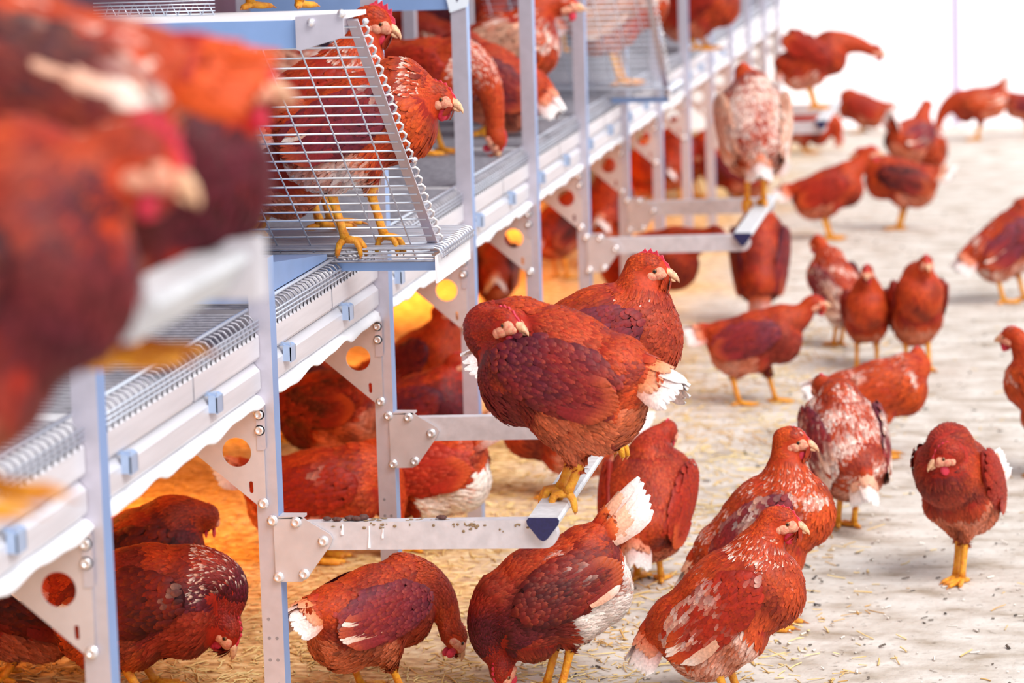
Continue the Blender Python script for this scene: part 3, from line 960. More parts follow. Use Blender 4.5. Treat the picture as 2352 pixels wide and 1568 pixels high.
        Pw = np.stack([us * wa, h * wb, vs2 * wcc], 1)
        Nw = nrm(np.stack([us / wa, h / wb, vs2 / wcc], 1) * np.array([1, 1, 1]))
        Nw = nrm(Nw + np.array([0, .5, 0]))
        Dw = np.tile(np.array([1.0, 0, -.10]), (len(us), 1)) + rng.normal(0, .08, (len(us), 3)); Dw = nrm(Dw - Nw * (Dw * Nw).sum(1, keepdims=True))
        fr = (us + 1) / 1.75
        Lw = (.018 + .020 * fr) * k0; Ww = (.0125 + .0075 * fr) * k0
        q1 = rng.random(len(us)); q2 = rng.random(len(us))
        Pl = Bn(Pw @ Fr.T + wcen)
        ff = field(Pl)
        cw0 = mixc(np.tile(wc, (len(us), 1)), np.tile(COL['rust'], (len(us), 1)), .18 + .32 * ff + .25 * (q1 - .5) + .45 * np.clip(fr - .55, 0, 1))
        cw1 = mixc(cw0, np.tile(COL['amber'], (len(us), 1)), .04 + .14 * q2)
        wam = np.clip((pal['wing_pale'] * (.65 + .85 * fr) - (.4 * q1 + .6 * (.5 - .7 * field(Pl * .8 + .3)))) * 3.2, 0, 1)
        ccw = mixc(np.tile(COL['pale'], (len(us), 1)), np.tile(COL['cream'], (len(us), 1)), q2); cw1 = mixc(cw1, ccw, wam); cw0 = mixc(cw0, ccw, wam * .45)
        wj = 1 + rng.normal(0, .13, (len(us), 1)); cw0 = np.clip(cw0 * wj, 0, 1); cw1 = np.clip(cw1 * wj, 0, 1)
        Fb = Fr.T @ Rn.T
        wb_ = BVHTree.FromPolygons([tuple(v) for v in sv], m1.f)
        NwB, DwB = Nw @ Fb, Dw @ Fb
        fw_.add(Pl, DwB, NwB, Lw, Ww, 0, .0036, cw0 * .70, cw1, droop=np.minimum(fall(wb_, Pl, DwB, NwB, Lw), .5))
        # long quills
        nq = 9
        for i in range(nq):
            t = i / (nq - 1)
            p0 = np.array([.012 + .018 * t, wb * (.95 - .25 * t), wcc * (.30 - 1.15 * t)])
            Lq = .092 + .022 * t * (1 - t) * 4 - .02 * t
            dq = nrm(np.array([1.0, -.10, -.03 + .13 * t])); nq_ = nrm(np.array([.12, 1.0, .25 - .3 * t]))
            cq = wc * .55 + COL['rust'] * .5 if pal['wing'] != 'pale' else COL['pale']
            cq1 = cq * .6 + COL['amber'] * .4
            if rng.random() < pal['wing_pale'] * 1.2: cq = COL['pale']; cq1 = COL['cream']
            P1 = Bn((p0 @ Fr.T + wcen)[None])
            fw_.add(P1, (dq @ Fb)[None], (nq_ @ Fb)[None], Lq, .022, .002, .006, cq[None] * .8, cq1[None], droop=.05, cup=.1)
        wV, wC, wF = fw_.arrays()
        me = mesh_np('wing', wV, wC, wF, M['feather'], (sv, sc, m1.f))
        w = bpy.data.objects.new('wing', me); C.objects.link(w); w.parent = root
        if pal['wing'] in ('purple', 'dark') : w['label'] = 'dark purplish brown wing'

    # ---- tail
    ft = Feathers()
    ta = math.radians(ps['tail'])
    tcol = COL[pal['tailcol']]
    for layer, (nf, Lt, Wt, off_) in enumerate(((11, .100, .030, 0), (12, .066, .026, .010), (12, .040, .022, .018))):
        for i in range(nf):
            u_ = (i - (nf - 1) / 2) / ((nf - 1) / 2)
            s_ = 1 if u_ >= 0 else -1
            au = abs(u_)
            root_ = np.array([-.128 + .012 * layer * -1 + .012 * layer, s_ * (.006 + .020 * au), .058 - .030 * au + off_ * .4 + (.004 if layer else 0)])
            d_ = nrm(np.array([-math.cos(ta), s_ * (.04 + .16 * au), math.sin(ta) - .30 * au]))
            n_ = nrm(np.array([math.sin(ta) * .6, s_ * (.35 + 1.0 * au), .9 - .5 * au]))
            tip = COL['white'] if layer == 0 else (COL['pale'] if layer == 1 else COL['amber'])
            tv = pal['tail_tip'] * (1.0 if layer == 0 else .75 if layer == 1 else .3 if pal['tail_len'] <= 1 else .8)
            c_b = tcol if layer < 2 else COL['rust']
            c_b = c_b * (1 + rng.normal(0, .08))
            c_t = c_b * (1 - tv) + tip * tv
            ft.add(Bn(root_[None]), (Rn @ d_)[None], (Rn @ n_)[None], Lt * pal['tail_len'] * (1 - .15 * au) * (1 + rng.normal(0, .03)), Wt * (.4 + .6 * pal['tail_len']), 0, .002, c_b[None], c_t[None], droop=.15, cup=.18, tipstart=(.15 if layer == 0 else .4))
    tV, tC, tF = ft.arrays()
    me = mesh_np('tail', tV, tC, tF, M['feather'])
    t_ = bpy.data.objects.new('tail', me); C.objects.link(t_); t_.parent = root
    if pal['tail_tip'] > .8: t_['label'] = 'tail with white feather tips'

    # ---- head parts
    for s_ in (1, -1):
        m1 = MB()
        for cx_, cy_, cz_, ra, rb_, rc in ((.0190, .0092, -.0005, .0125, .0062, .0098), (.0110, .0118, -.0055, .0110, .0058, .0085), (.0050, .0135, -.0090, .0062, .0045, .0072), (.0250, .0062, -.0030, .0085, .0052, .0068)):
            m1.sphere(H(cx_, s_ * cy_, cz_), (ra, rb_, rc), 16, 10, Hm)
        m1.build('face', M['skin'], root, True)
        m1 = MB(); m1.sphere(H(.0168, s_ * .0143, .0022), (.0038, .0020, .0038), 14, 10, Hm, 0)
        m1.sphere(H(.0170, s_ * .0154, .0022), (.0022, .0013, .0022), 10, 8, Hm, 1)
        e_ = m1.build('eye', [M['iris'], M['pupil']], root, True)
        m1 = MB(); m1.sphere(H(.0225, s_ * .0065, -.0185), (.0075, .0030, .0095), 12, 8, Hm); m1.sphere(H(.0205, s_ * .0065, -.0130), (.006, .003, .006), 10, 8, Hm)
        m1.build('wattle', M['comb'], root, True)
    m1 = MB()
    m1.tube([H(.0270, 0, .0020), H(.0340, 0, .0018), H(.0410, 0, -.0010), H(.0465, 0, -.0050), H(.0490, 0, -.0085)], [.0070 * HS, .0060 * HS, .0043 * HS, .0022 * HS, .0005], 10)
    m1.tube([H(.0270, 0, -.0050), H(.0350, 0, -.0058), H(.0415, 0, -.0072), H(.0440, 0, -.0080)], [.0045 * HS, .0036 * HS, .0020 * HS, .0005], 8)
    m1.build('beak', M['beak'], root, True)
    # comb: a serrated blade
    prof_b = [(.0330, .0050), (.0230, .0120), (.0100, .0190), (-.0020, .0200), (-.0090, .0160)]
    top = [(-.0110, .0200), (-.0060, .0245), (-.0035, .0290), (.0000, .0245), (.0040, .0310), (.0080, .0250), (.0125, .0300), (.0165, .0225), (.0210, .0255), (.0250, .0170), (.0300, .0150), (.0335, .0090)]
    nb_, nt_ = len(prof_b), len(top)
    vs_ = []
    zb = lambda x: float(np.interp(x, [-.011, -.002, .01, .023, .033], [.017, .0200, .0190, .0130, .0050]))
    pts2 = prof_b + top
    for yy, k_ in ((-.0016, 1), (.0016, 1)):
        for j, (x, z_) in enumerate(pts2):
            if j >= nb_: z_ = zb(x) + (z_ - zb(x)) * pal['comb']
            vs_.append(H(x, yy * (1.5 if j < nb_ else .8), z_))
    nn = len(pts2)
    m1 = MB(); m1.add(vs_, [tuple(range(nn)), tuple(range(2 * nn - 1, nn - 1, -1))] + [((i + 1) % nn, i, nn + i, nn + (i + 1) % nn) for i in range(nn)])
    m1.build('comb', M['comb'], root)
    # ---- legs
    for hock, an, s_ in legs:
        if lying: continue
        m1 = MB()
        m1.tube([hock + Vector((.006, 0, .018)), hock, hock.lerp(an, .3), hock.lerp(an, .75), an + Vector((0, 0, .002))], [.0100, .0096, .0078, .0074, .0092], 10, 0)
        g_ = .0065
        toes = [(-.42, .050), (0.0, .062), (.42, .050), (PI - .15 * s_, .026)]
        for a_, l_ in toes:
            a_ = a_ - .12 * s_
            dx, dy = math.cos(a_), math.sin(a_)
            def at_(q, h_): return Vector((an.x + dx * l_ * q, an.y + dy * l_ * q, h_))
            if perch:
                hs = [.0115, .010, .008, -.004, -.018, -.024] if a_ < 2 else [.0115, .008, .002, -.010, -.018, -.022]
                qs = [0, .22, .42, .55, .60, .56]
            else:
                hs = [.012, .0085, .0068, .0062, .0050, .0015]; qs = [0, .25, .5, .8, .93, 1.12]
            pp = [at_(q, h_) for q, h_ in zip(qs, hs)]
            m1.tube(pp[:5], [.0078, .0066, .0062, .0052, .0038], 8, 0)
            m1.tube(pp[4:] + [pp[5] + (pp[5] - pp[4]) * .1], [.0028, .0010, .0003], 6, 1)
        m1.build('leg', [M['leg'], M['claw']], root, True)
    return root
# name, label, group, position, heading, pose ...
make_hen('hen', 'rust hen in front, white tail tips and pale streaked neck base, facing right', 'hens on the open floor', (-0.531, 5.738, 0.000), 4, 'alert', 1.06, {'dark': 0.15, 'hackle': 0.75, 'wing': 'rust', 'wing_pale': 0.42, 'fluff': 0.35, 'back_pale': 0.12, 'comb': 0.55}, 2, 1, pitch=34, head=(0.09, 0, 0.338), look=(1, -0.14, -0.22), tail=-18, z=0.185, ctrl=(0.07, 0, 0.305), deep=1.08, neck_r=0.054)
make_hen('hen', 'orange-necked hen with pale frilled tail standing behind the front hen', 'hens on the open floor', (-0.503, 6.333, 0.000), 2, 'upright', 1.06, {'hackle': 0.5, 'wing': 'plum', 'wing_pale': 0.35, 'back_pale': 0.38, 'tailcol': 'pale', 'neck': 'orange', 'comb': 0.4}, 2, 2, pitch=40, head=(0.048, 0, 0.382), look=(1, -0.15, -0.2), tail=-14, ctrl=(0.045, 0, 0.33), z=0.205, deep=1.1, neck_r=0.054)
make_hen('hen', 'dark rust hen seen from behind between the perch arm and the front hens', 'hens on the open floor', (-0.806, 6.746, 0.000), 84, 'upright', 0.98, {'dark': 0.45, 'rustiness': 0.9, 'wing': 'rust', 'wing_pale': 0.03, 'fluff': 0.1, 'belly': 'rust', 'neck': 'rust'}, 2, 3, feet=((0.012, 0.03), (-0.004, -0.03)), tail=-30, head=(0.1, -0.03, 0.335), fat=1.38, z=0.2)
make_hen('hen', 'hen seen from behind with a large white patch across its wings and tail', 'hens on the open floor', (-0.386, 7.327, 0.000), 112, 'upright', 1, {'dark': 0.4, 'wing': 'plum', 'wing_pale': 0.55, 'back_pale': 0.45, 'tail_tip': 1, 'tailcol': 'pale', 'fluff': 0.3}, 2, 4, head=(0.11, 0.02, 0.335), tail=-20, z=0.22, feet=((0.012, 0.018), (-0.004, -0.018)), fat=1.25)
make_hen('hen', 'deep red hen facing the camera on crossed legs, head turned left, white tail up', 'hens on the open floor', (-0.103, 6.769, 0.000), -112, 'tuck', 1, {'dark': 0.35, 'rustiness': 0.8, 'wing': 'rust', 'wing_pale': 0.02, 'tail_tip': 1, 'neck': 'rust'}, 2, 5, pitch=30, head=(0.12, 0.03, 0.315), look=(0.55, -0.75, -0.45), ctrl=(0.125, 0, 0.3), tail=64, z=0.235, feet=((0.02, 0.012), (-0.0, -0.012)))
make_hen('hen', 'striding hen in profile on the pale floor, small red comb, legs apart', 'hens on the open floor', (-0.741, 9.069, 0.000), 2, 'walk', 0.96, {'dark': 0.45, 'rustiness': 0.75, 'wing': 'plum', 'wing_pale': 0.05, 'fluff': 0.2, 'neck': 'orange'}, 1, 6, feet=((0.055, 0.03), (-0.055, -0.03)), head=(0.175, 0, 0.315), z=0.208, tail=14, look=(1, 0, 0))
make_hen('hen', 'dark pear-shaped hen just below the blue cap of the middle perch', 'hens on the open floor', (-0.859, 10.727, 0.000), 92, 'upright', 1.15, {'dark': 0.6, 'rustiness': 1.0, 'wing': 'purple', 'wing_pale': 0, 'fluff': 0, 'neck': 'rust', 'belly': 'rust', 'comb': 0.3, 'tail_tip': 0.4}, 1, 7, head=(0.05, 0, 0.36), tail=-45, feet=((0.01, 0.018), (0.0, -0.018)), pitch=55, ctrl=(0.06, 0, 0.33))
make_hen('hen', 'pale-backed hen with a dark red head on the mid floor', 'hens on the open floor', (-0.557, 10.189, 0.000), 128, 'upright', 0.94, {'wing': 'plum', 'wing_pale': 0.5, 'back_pale': 0.35, 'fluff': 0.6, 'hackle': 0.3}, 1, 8, feet=((0.01, 0.012), (0, -0.012)))
make_hen('hen', 'orange-red hen looking at the camera, rightmost of the cluster of four', 'hens on the open floor', (-0.278, 9.688, 0.000), -80, 'upright', 1, {'rustiness': 0.7, 'wing': 'rust', 'wing_pale': 0.1, 'neck': 'orange'}, 1, 9, head=(0.1, 0.015, 0.355))
make_hen('hen', 'smaller hen facing the camera with its white tail upright at the left', 'hens on the open floor', (-0.440, 9.726, 0.000), -85, 'upright', 0.9, {'rustiness': 0.8, 'wing': 'rust', 'wing_pale': 0.05, 'tail_tip': 1}, 1, 10, tail=45, pitch=22, look=(1, -0.1, -0.2))
make_hen('hen', 'pale orange hen with white wing feathers behind the white-patched hen', 'hens on the open floor', (-0.342, 8.231, 0.000), 12, 'walk', 0.93, {'wing': 'orange', 'wing_pale': 0.3, 'back_pale': 0.3, 'fluff': 0.5, 'rustiness': 0.2}, 1, 11, head=(0.12, 0.03, 0.29), z=0.2, look=(0.3, 0.9, 0), ctrl=(0.14, 0.02, 0.26), tail=4)
make_hen('hen', 'orange hen cut off by the right edge halfway down', 'hens on the open floor', (0.122, 7.964, 0.000), 150, 'upright', 1, {'wing': 'orange', 'wing_pale': 0.3, 'back_pale': 0.3, 'rustiness': 0.2, 'fluff': 0.3}, 1, 12)
make_hen('hen', 'blurred hen stepping at the right edge of the upper floor', 'hens on the open floor', (0.025, 11.197, 0.000), 25, 'walk', 1.14, {'wing': 'plum', 'wing_pale': 0.15, 'rustiness': 0.5, 'fluff': 0.4, 'back_pale': 0.2}, 0, 13, feet=((0.05, 0.02), (-0.04, -0.02)), head=(0.16, 0, 0.34), pitch=28, tail=-10)
make_hen('hen', 'blurred rust hen facing right whose neck meets the orange-bellied hen', 'hens on the open floor', (-0.752, 13.171, 0.000), 8, 'walk', 1.05, {'rustiness': 0.8, 'wing': 'rust', 'wing_pale': 0.05}, 0, 14, head=(0.17, 0, 0.355), tail=10, ctrl=(0.12, 0, 0.29), pitch=14)
make_hen('hen', 'blurred hen facing left with orange flank and white tail', 'hens on the open floor', (-0.457, 13.495, 0.000), 172, 'walk', 1.08, {'rustiness': 0.4, 'wing': 'dark', 'wing_pale': 0.05, 'fluff': 0.2, 'tailcol': 'pale'}, 0, 15, tail=24, feet=((0.01, 0.012), (0, -0.012)), head=(0.15, 0, 0.31))
make_hen('hen', 'blurred hen with raised pointed tail behind the left-facing hen', 'hens on the open floor', (-0.463, 15.470, 0.000), 60, 'alert', 1.1, {'rustiness': 0.7, 'wing': 'plum', 'wing_pale': 0.2}, 0, 16, tail=60, pitch=0, look=(0.2, 1, -0.5))
make_hen('hen', 'pale blurred hen with lowered body beside the hen with raised pointed tail', 'hens on the open floor', (-0.375, 15.940, 0.000), -100, 'squat', 0.9, {'rustiness': 0.3, 'wing': 'orange', 'wing_pale': 0.4, 'back_pale': 0.2}, 0, 26)
make_hen('hen', 'blurred orange hen pecking near the white wall', 'hens on the open floor', (-0.156, 17.876, 0.000), 185, 'peck', 1.05, {'rustiness': 0.4, 'wing': 'orange', 'wing_pale': 0.3}, 0, 17, tail=40)
make_hen('hen', 'dark blurred hen at the wall cut by the right edge', 'hens on the open floor', (0.138, 18.110, 0.000), 10, 'peck', 0.85, {'rustiness': 1, 'wing': 'purple', 'wing_pale': 0}, 0, 18)
make_hen('hen', 'blurred rust hen near the wall beside the far perch arms', 'hens on the open floor', (-0.850, 18.498, 0.000), 170, 'squat', 1, {'rustiness': 0.6, 'wing': 'rust', 'wing_pale': 0.05}, 0, 19, head=(0.1, 0, 0.13), look=(1, 0, -0.5))
make_hen('hen', 'dark red blurred hen under the far perch arm', 'hens on the open floor', (-1.098, 17.217, 0.000), 0, 'peck', 1, {'rustiness': 1, 'wing': 'rust', 'wing_pale': 0}, 0, 27, z=0.15, tail=0, head=(0.17, 0, 0.08))
make_hen('hen', 'blurred red hen below the middle arms behind the perched hen head', 'hens on the open floor', (-1.223, 10.536, 0.000), -20, 'walk', 1.2, {'rustiness': 0.9, 'wing': 'rust', 'wing_pale': 0}, 1, 20, tail=25, head=(0.2, 0, 0.29))
make_hen('hen', 'red hen on the floor behind the legs of the sleeping perched hen', 'hens on the open floor', (-1.142, 7.693, 0.000), -170, 'squat', 1.05, {'rustiness': 0.8, 'wing': 'rust', 'wing_pale': 0, 'neck': 'rust'}, 1, 21, head=(0.13, 0, 0.23), tail=25, z=0.17)
make_hen('hen', 'round rust hen seen from behind below the nearest arm, pale tail tip left', 'hens on the open floor', (-1.242, 5.767, 0.000), 52, 'peck', 1, {'dark': 0.5, 'rustiness': 0.6, 'wing': 'plum', 'wing_pale': 0.12, 'fluff': 0.12, 'belly': 'orange', 'tail_tip': 1, 'tailcol': 'amber'}, 2, 22, pitch=2, head=(0.16, -0.055, 0.1), look=(0.5, -0.1, -1), tail=-4, z=0.168, ctrl=(0.165, -0.03, 0.2), feet=((0.0, 0.045), (0.03, -0.045)))
make_hen('hen', 'hen with fanned pale raised tail and white fluffy rump pecking below the perch cap', 'hens on the open floor', (-0.886, 5.791, 0.000), 200, 'peck', 1.03, {'dark': 0.9, 'rustiness': 0.8, 'wing': 'dark', 'wing_pale': 0.12, 'fluff': 1.0, 'back_pale': 0.12, 'tail_tip': 1, 'tailcol': 'pale', 'tail_len': 1.4, 'neck': 'rust'}, 2, 23, pitch=-30, head=(0.098, 0, 0.062), look=(0.12, 0.1, -1), tail=24, z=0.195, ctrl=(0.15, 0, 0.12), feet=((-0.01, 0.02), (0.01, -0.02)), deep=1.2)
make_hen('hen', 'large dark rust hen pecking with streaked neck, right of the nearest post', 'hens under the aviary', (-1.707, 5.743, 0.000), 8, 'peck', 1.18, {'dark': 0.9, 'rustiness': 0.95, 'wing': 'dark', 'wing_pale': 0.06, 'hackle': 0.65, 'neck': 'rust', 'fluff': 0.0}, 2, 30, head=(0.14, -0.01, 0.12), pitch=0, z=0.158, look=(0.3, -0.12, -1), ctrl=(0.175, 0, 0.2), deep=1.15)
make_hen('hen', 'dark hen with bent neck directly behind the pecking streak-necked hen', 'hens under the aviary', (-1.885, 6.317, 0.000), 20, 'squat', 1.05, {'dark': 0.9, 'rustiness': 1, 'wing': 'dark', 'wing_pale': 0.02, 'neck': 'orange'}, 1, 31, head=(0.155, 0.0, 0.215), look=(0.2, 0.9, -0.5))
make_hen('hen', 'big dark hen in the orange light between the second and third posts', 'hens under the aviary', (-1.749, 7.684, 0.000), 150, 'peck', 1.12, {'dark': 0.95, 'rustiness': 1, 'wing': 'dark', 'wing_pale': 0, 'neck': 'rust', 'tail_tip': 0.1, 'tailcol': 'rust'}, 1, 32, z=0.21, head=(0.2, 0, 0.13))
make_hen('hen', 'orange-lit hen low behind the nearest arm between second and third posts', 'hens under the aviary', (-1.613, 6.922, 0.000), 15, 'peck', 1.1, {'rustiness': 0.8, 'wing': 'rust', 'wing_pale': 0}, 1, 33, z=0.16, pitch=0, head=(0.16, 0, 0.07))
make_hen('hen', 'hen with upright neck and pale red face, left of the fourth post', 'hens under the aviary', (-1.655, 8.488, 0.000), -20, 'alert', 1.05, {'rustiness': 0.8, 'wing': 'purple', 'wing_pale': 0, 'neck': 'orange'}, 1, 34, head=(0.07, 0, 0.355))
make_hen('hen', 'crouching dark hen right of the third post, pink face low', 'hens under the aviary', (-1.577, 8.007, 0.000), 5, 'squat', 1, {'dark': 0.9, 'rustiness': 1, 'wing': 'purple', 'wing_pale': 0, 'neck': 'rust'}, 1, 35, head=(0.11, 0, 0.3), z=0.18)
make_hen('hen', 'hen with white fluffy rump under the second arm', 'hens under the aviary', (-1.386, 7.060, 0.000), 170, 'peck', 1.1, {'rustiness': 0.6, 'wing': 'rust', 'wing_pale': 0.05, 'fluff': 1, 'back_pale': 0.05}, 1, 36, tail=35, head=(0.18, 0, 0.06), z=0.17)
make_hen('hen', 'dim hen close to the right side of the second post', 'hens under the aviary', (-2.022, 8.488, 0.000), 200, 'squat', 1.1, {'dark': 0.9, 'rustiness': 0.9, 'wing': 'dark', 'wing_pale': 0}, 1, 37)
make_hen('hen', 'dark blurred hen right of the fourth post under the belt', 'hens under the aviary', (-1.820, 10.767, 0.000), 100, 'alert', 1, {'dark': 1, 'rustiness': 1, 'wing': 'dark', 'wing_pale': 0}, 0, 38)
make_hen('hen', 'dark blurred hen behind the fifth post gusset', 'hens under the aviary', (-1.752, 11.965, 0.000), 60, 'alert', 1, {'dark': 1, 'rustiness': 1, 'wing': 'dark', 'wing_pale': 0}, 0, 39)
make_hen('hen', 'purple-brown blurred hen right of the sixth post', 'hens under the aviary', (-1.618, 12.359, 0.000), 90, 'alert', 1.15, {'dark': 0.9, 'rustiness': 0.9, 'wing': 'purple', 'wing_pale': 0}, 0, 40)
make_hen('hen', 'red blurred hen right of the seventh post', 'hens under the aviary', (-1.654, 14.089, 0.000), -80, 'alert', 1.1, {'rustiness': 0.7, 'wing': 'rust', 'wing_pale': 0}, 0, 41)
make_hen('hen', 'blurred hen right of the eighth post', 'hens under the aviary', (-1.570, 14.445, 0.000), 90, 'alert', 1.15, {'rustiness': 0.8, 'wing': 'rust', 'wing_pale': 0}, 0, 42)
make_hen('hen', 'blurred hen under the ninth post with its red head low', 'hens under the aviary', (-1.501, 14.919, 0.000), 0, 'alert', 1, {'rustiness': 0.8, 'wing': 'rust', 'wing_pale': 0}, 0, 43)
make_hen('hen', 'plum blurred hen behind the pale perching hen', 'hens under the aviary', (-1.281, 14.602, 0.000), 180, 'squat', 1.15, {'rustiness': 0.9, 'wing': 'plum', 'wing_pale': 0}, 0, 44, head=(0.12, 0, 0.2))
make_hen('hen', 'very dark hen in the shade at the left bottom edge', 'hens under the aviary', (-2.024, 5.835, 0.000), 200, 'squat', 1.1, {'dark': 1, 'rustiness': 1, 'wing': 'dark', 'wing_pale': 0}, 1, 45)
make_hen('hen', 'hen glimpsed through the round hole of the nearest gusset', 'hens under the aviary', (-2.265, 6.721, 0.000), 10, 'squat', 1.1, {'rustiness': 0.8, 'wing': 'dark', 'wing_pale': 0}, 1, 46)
make_hen('hen', 'large rust hen asleep on the perch with its head turned onto its back', 'hens on perches and ledges', (-0.781, 5.310, 0.494), 160, 'tuck', 1.1, {'dark': 0.75, 'rustiness': 0.9, 'wing': 'purple', 'wing_pale': 0.08, 'neck': 'rust', 'fluff': 0.08, 'tail_tip': 1, 'tailcol': 'amber'}, 2, 50, perch=True, feet=((-0.014, 0.018), (0.018, -0.016)), fat=1.12, deep=1.22, pitch=10, z=0.205, head=(0.078, 0.056, 0.29), look=(-1, 0.32, -0.05), ctrl=(0.168, 0.01, 0.275), neck_r=0.068, tail=-6, hock_z=0.055)
make_hen('hen', 'alert hen with pink comb and wattle perched behind the sleeping hen', 'hens on perches and ledges', (-0.786, 5.821, 0.494), 8, 'alert', 1.16, {'dark': 0.3, 'rustiness': 0.7, 'wing': 'plum', 'wing_pale': 0.06, 'neck': 'orange', 'hackle': 0.05, 'comb': 0.8}, 2, 51, perch=True, pitch=16, head=(0.082, 0, 0.296), look=(1, -0.25, -0.2), ctrl=(0.07, 0, 0.265), tail=0, feet=((0, 0.02), (0.01, -0.02)), z=0.172, deep=1.08, neck_r=0.054)
make_hen('hen', 'pale pink-white hen perched with its back to the camera, red head high', 'hens on perches and ledges', (-0.819, 10.086, 0.494), 100, 'upright', 1.25, {'wing': 'pale', 'wing_pale': 0.6, 'back_pale': 0.62, 'fluff': 0.6, 'hackle': 0.6, 'neck': 'orange'}, 1, 52, perch=True, feet=((0, 0.022), (0.0, -0.022)), tail=-35, head=(0.07, 0.02, 0.345), ctrl=(0.08, 0, 0.29), fat=1.2)
make_hen('hen', 'blurred hen lifting a wing on the far perch against the white wall', 'hens on perches and ledges', (-0.867, 14.107, 0.494), 8, 'reach', 1.1, {'rustiness': 0.8, 'wing': 'rust', 'wing_pale': 0.1, 'fluff': 0.3}, 0, 53, head=(0.25, 0, 0.235), pitch=18, tail=-50, wing_up=0.75, ctrl=(0.18, 0, 0.28), look=(1, 0, -0.3))
make_hen('hen', 'hen on the wire ledge behind the ramp bars, pale collar, looking right', 'hens on perches and ledges', (-1.254, 5.870, 0.888), 4, 'alert', 1.1, {'rustiness': 0.5, 'wing': 'plum', 'wing_pale': 0.12, 'hackle': 0.9, 'neck': 'orange', 'fluff': 0.4}, 1, 54, perch=True, pitch=14, head=(0.135, 0, 0.262), look=(1, -0.25, -0.35), ctrl=(0.12, 0, 0.26), feet=((0.035, 0.02), (-0.03, -0.02)))
make_hen('hen', 'hen at the left end of the ledge, mostly behind the blurred hens', 'hens on perches and ledges', (-1.497, 5.977, 0.888), 190, 'squat', 1, {'rustiness': 0.5, 'wing': 'rust', 'wing_pale': 0.1}, 1, 55, perch=True, z=0.16)
make_hen('hen', 'hen on the upper platform with only its yellow feet in view', 'hens on perches and ledges', (-1.289, 5.353, 1.375), 80, 'alert', 1, {'rustiness': 0.6, 'wing': 'plum'}, 1, 56, feet=((0.0, 0.048), (0.0, -0.048)))
make_hen('hen', 'hen bending its streaked neck down over the front wires', 'hens inside the aviary level', (-1.541, 8.133, 0.856), -18, 'reach', 1.08, {'rustiness': 0.6, 'wing': 'rust', 'wing_pale': 0.05, 'hackle': 0.9, 'neck': 'orange'}, 1, 60, head=(0.185, 0, 0.05), look=(0.1, 0, -1), ctrl=(0.19, 0, 0.22), pitch=-5, tail=10)
make_hen('hen', 'purple-brown hen with white tail hanging over the upper rail', 'hens inside the aviary level', (-1.473, 8.700, 0.856), 172, 'squat', 1.15, {'dark': 0.95, 'rustiness': 1, 'wing': 'purple', 'wing_pale': 0, 'neck': 'rust'}, 1, 61, tail=-25, pitch=22, z=0.14, head=(0.12, 0, 0.16))
make_hen('hen', 'pale pink blurred hen between the fourth and fifth posts, red face right', 'hens inside the aviary level', (-1.486, 9.060, 0.856), 5, 'alert', 1.2, {'rustiness': 0.5, 'wing': 'pale', 'wing_pale': 0.3, 'back_pale': 0.5, 'hackle': 0.4}, 0, 62, head=(0.15, 0, 0.295), z=0.19, pitch=12)
make_hen('hen', 'brown hen lying low between third and fourth posts', 'hens inside the aviary level', (-2.087, 10.807, 0.856), 175, 'squat', 1.15, {'rustiness': 0.8, 'wing': 'rust', 'wing_pale': 0.1, 'back_pale': 0.1}, 0, 63, head=(0.1, 0, 0.16))
make_hen('hen', 'dim hen deeper in the aviary above the low brown hen', 'hens inside the aviary level', (-2.383, 12.654, 0.856), 10, 'squat', 1.2, {'dark': 0.9, 'rustiness': 1, 'wing': 'purple', 'wing_pale': 0.1}, 0, 64)
make_hen('hen', 'dark purple hen seen from behind right of the fourth post', 'hens inside the aviary level', (-1.834, 10.961, 0.856), 95, 'alert', 1.2, {'dark': 1, 'rustiness': 1, 'wing': 'purple', 'wing_pale': 0}, 0, 65)
make_hen('hen', 'pale blurred hen behind the bars of the far ramp', 'hens inside the aviary level', (-1.287, 10.290, 0.886), 10, 'alert', 1.2, {'rustiness': 0.3, 'wing': 'pale', 'wing_pale': 0.6, 'back_pale': 0.7, 'hackle': 0.5}, 0, 66)
make_hen('hen', 'blurred rust hen right of the far ramp at the top edge', 'hens inside the aviary level', (-1.250, 12.725, 0.856), -10, 'squat', 1.2, {'rustiness': 0.6, 'wing': 'rust', 'wing_pale': 0.1}, 0, 67)
make_hen('hen', 'hen whose pink comb rises beside the ramp edge near its top', 'hens on perches and ledges', (-1.397, 6.147, 0.888), 10, 'alert', 1.15, {'rustiness': 0.8, 'wing': 'rust', 'wing_pale': 0.05, 'hackle': 0.7, 'comb': 1.1}, 1, 68, head=(0.1, 0, 0.37), look=(1, -0.2, -0.45))
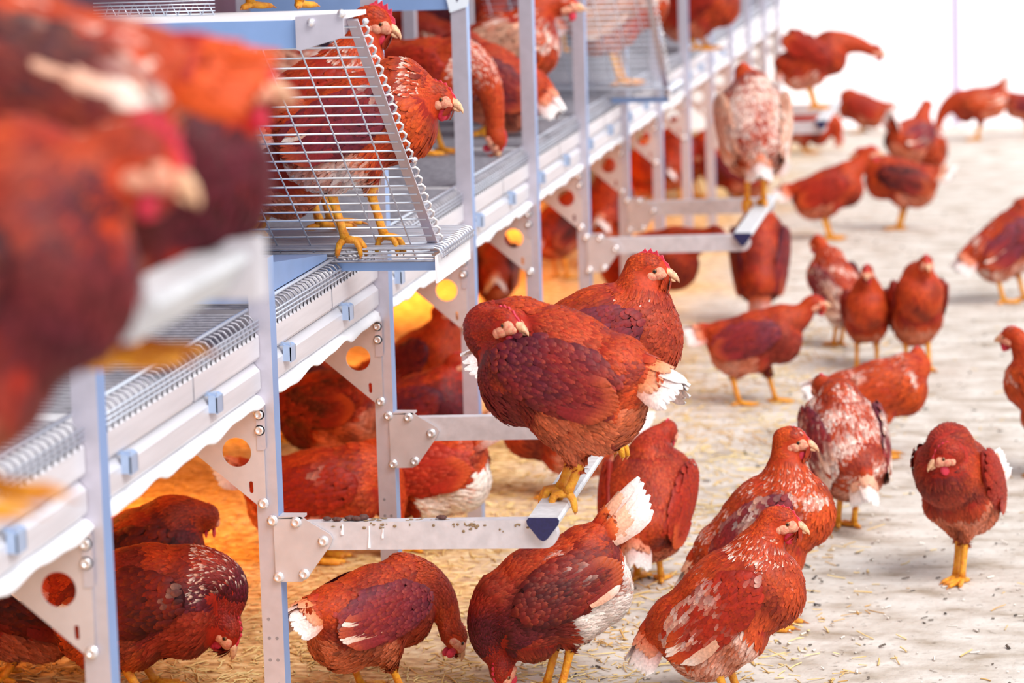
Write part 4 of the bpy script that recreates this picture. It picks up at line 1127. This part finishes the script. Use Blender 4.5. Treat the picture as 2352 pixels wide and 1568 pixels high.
make_hen('hen', 'cream-backed hen behind the left part of the ramp', 'hens inside the aviary level', (-1.993, 8.142, 0.856), 175, 'alert', 1.2, {'rustiness': 0.4, 'wing': 'pale', 'wing_pale': 0.5, 'back_pale': 0.5, 'hackle': 0.8}, 1, 69, head=(0.14, 0, 0.25), z=0.19, pitch=8)
make_hen('hen', 'brown hen behind the lower part of the ramp', 'hens inside the aviary level', (-1.679, 7.200, 0.856), 20, 'squat', 1.1, {'rustiness': 0.7, 'wing': 'rust', 'wing_pale': 0.15, 'back_pale': 0.15}, 1, 70)
make_hen('hen', 'orange-brown hen behind the fifth post at the top', 'hens inside the aviary level', (-1.874, 12.784, 0.856), 90, 'alert', 1.1, {'rustiness': 0.6, 'wing': 'rust', 'wing_pale': 0.1}, 0, 71)
make_hen('hen', 'dark hen behind the fourth post near the top edge', 'hens inside the aviary level', (-2.703, 15.209, 0.856), 10, 'alert', 1.1, {'dark': 1, 'rustiness': 1, 'wing': 'dark', 'wing_pale': 0}, 0, 72)
make_hen('hen', 'hugely blurred hen nearest the camera, red comb, beak pointing right', 'hens on perches and ledges', (-0.771, 2.150, 1.141), 6, 'squat', 1, {'dark': 0.8, 'rustiness': 1, 'wing': 'dark', 'wing_pale': 0.1, 'neck': 'orange', 'comb': 1.2}, 1, 80, head=(0.137, 0, 0.262), look=(1, -0.2, -0.5), ctrl=(0.11, 0, 0.23), z=0.15, pitch=32, tail=0, neck_r=0.064)
make_hen('hen', 'blurred dark-chested hen with pale beak at the left, in front of the ramp', 'hens on perches and ledges', (-0.782, 2.620, 1.176), 10, 'squat', 1, {'dark': 1, 'rustiness': 1, 'wing': 'dark', 'wing_pale': 0.1, 'neck': 'rust', 'comb': 1.1}, 1, 81, head=(0.105, 0, 0.245), look=(1, -0.2, -0.1), z=0.14, pitch=34, ctrl=(0.08, 0, 0.2), tail=-5)
make_hen('hen', 'blurred pale-backed hen filling the top left corner', 'hens on perches and ledges', (-0.830, 2.450, 1.276), 190, 'alert', 1, {'rustiness': 0.5, 'dark': 0.5, 'wing': 'dark', 'wing_pale': 0.3, 'back_pale': 0.3, 'hackle': 0.4, 'tail_tip': 0}, 1, 82, z=0.16, pitch=10, head=(0.13, 0, 0.27))
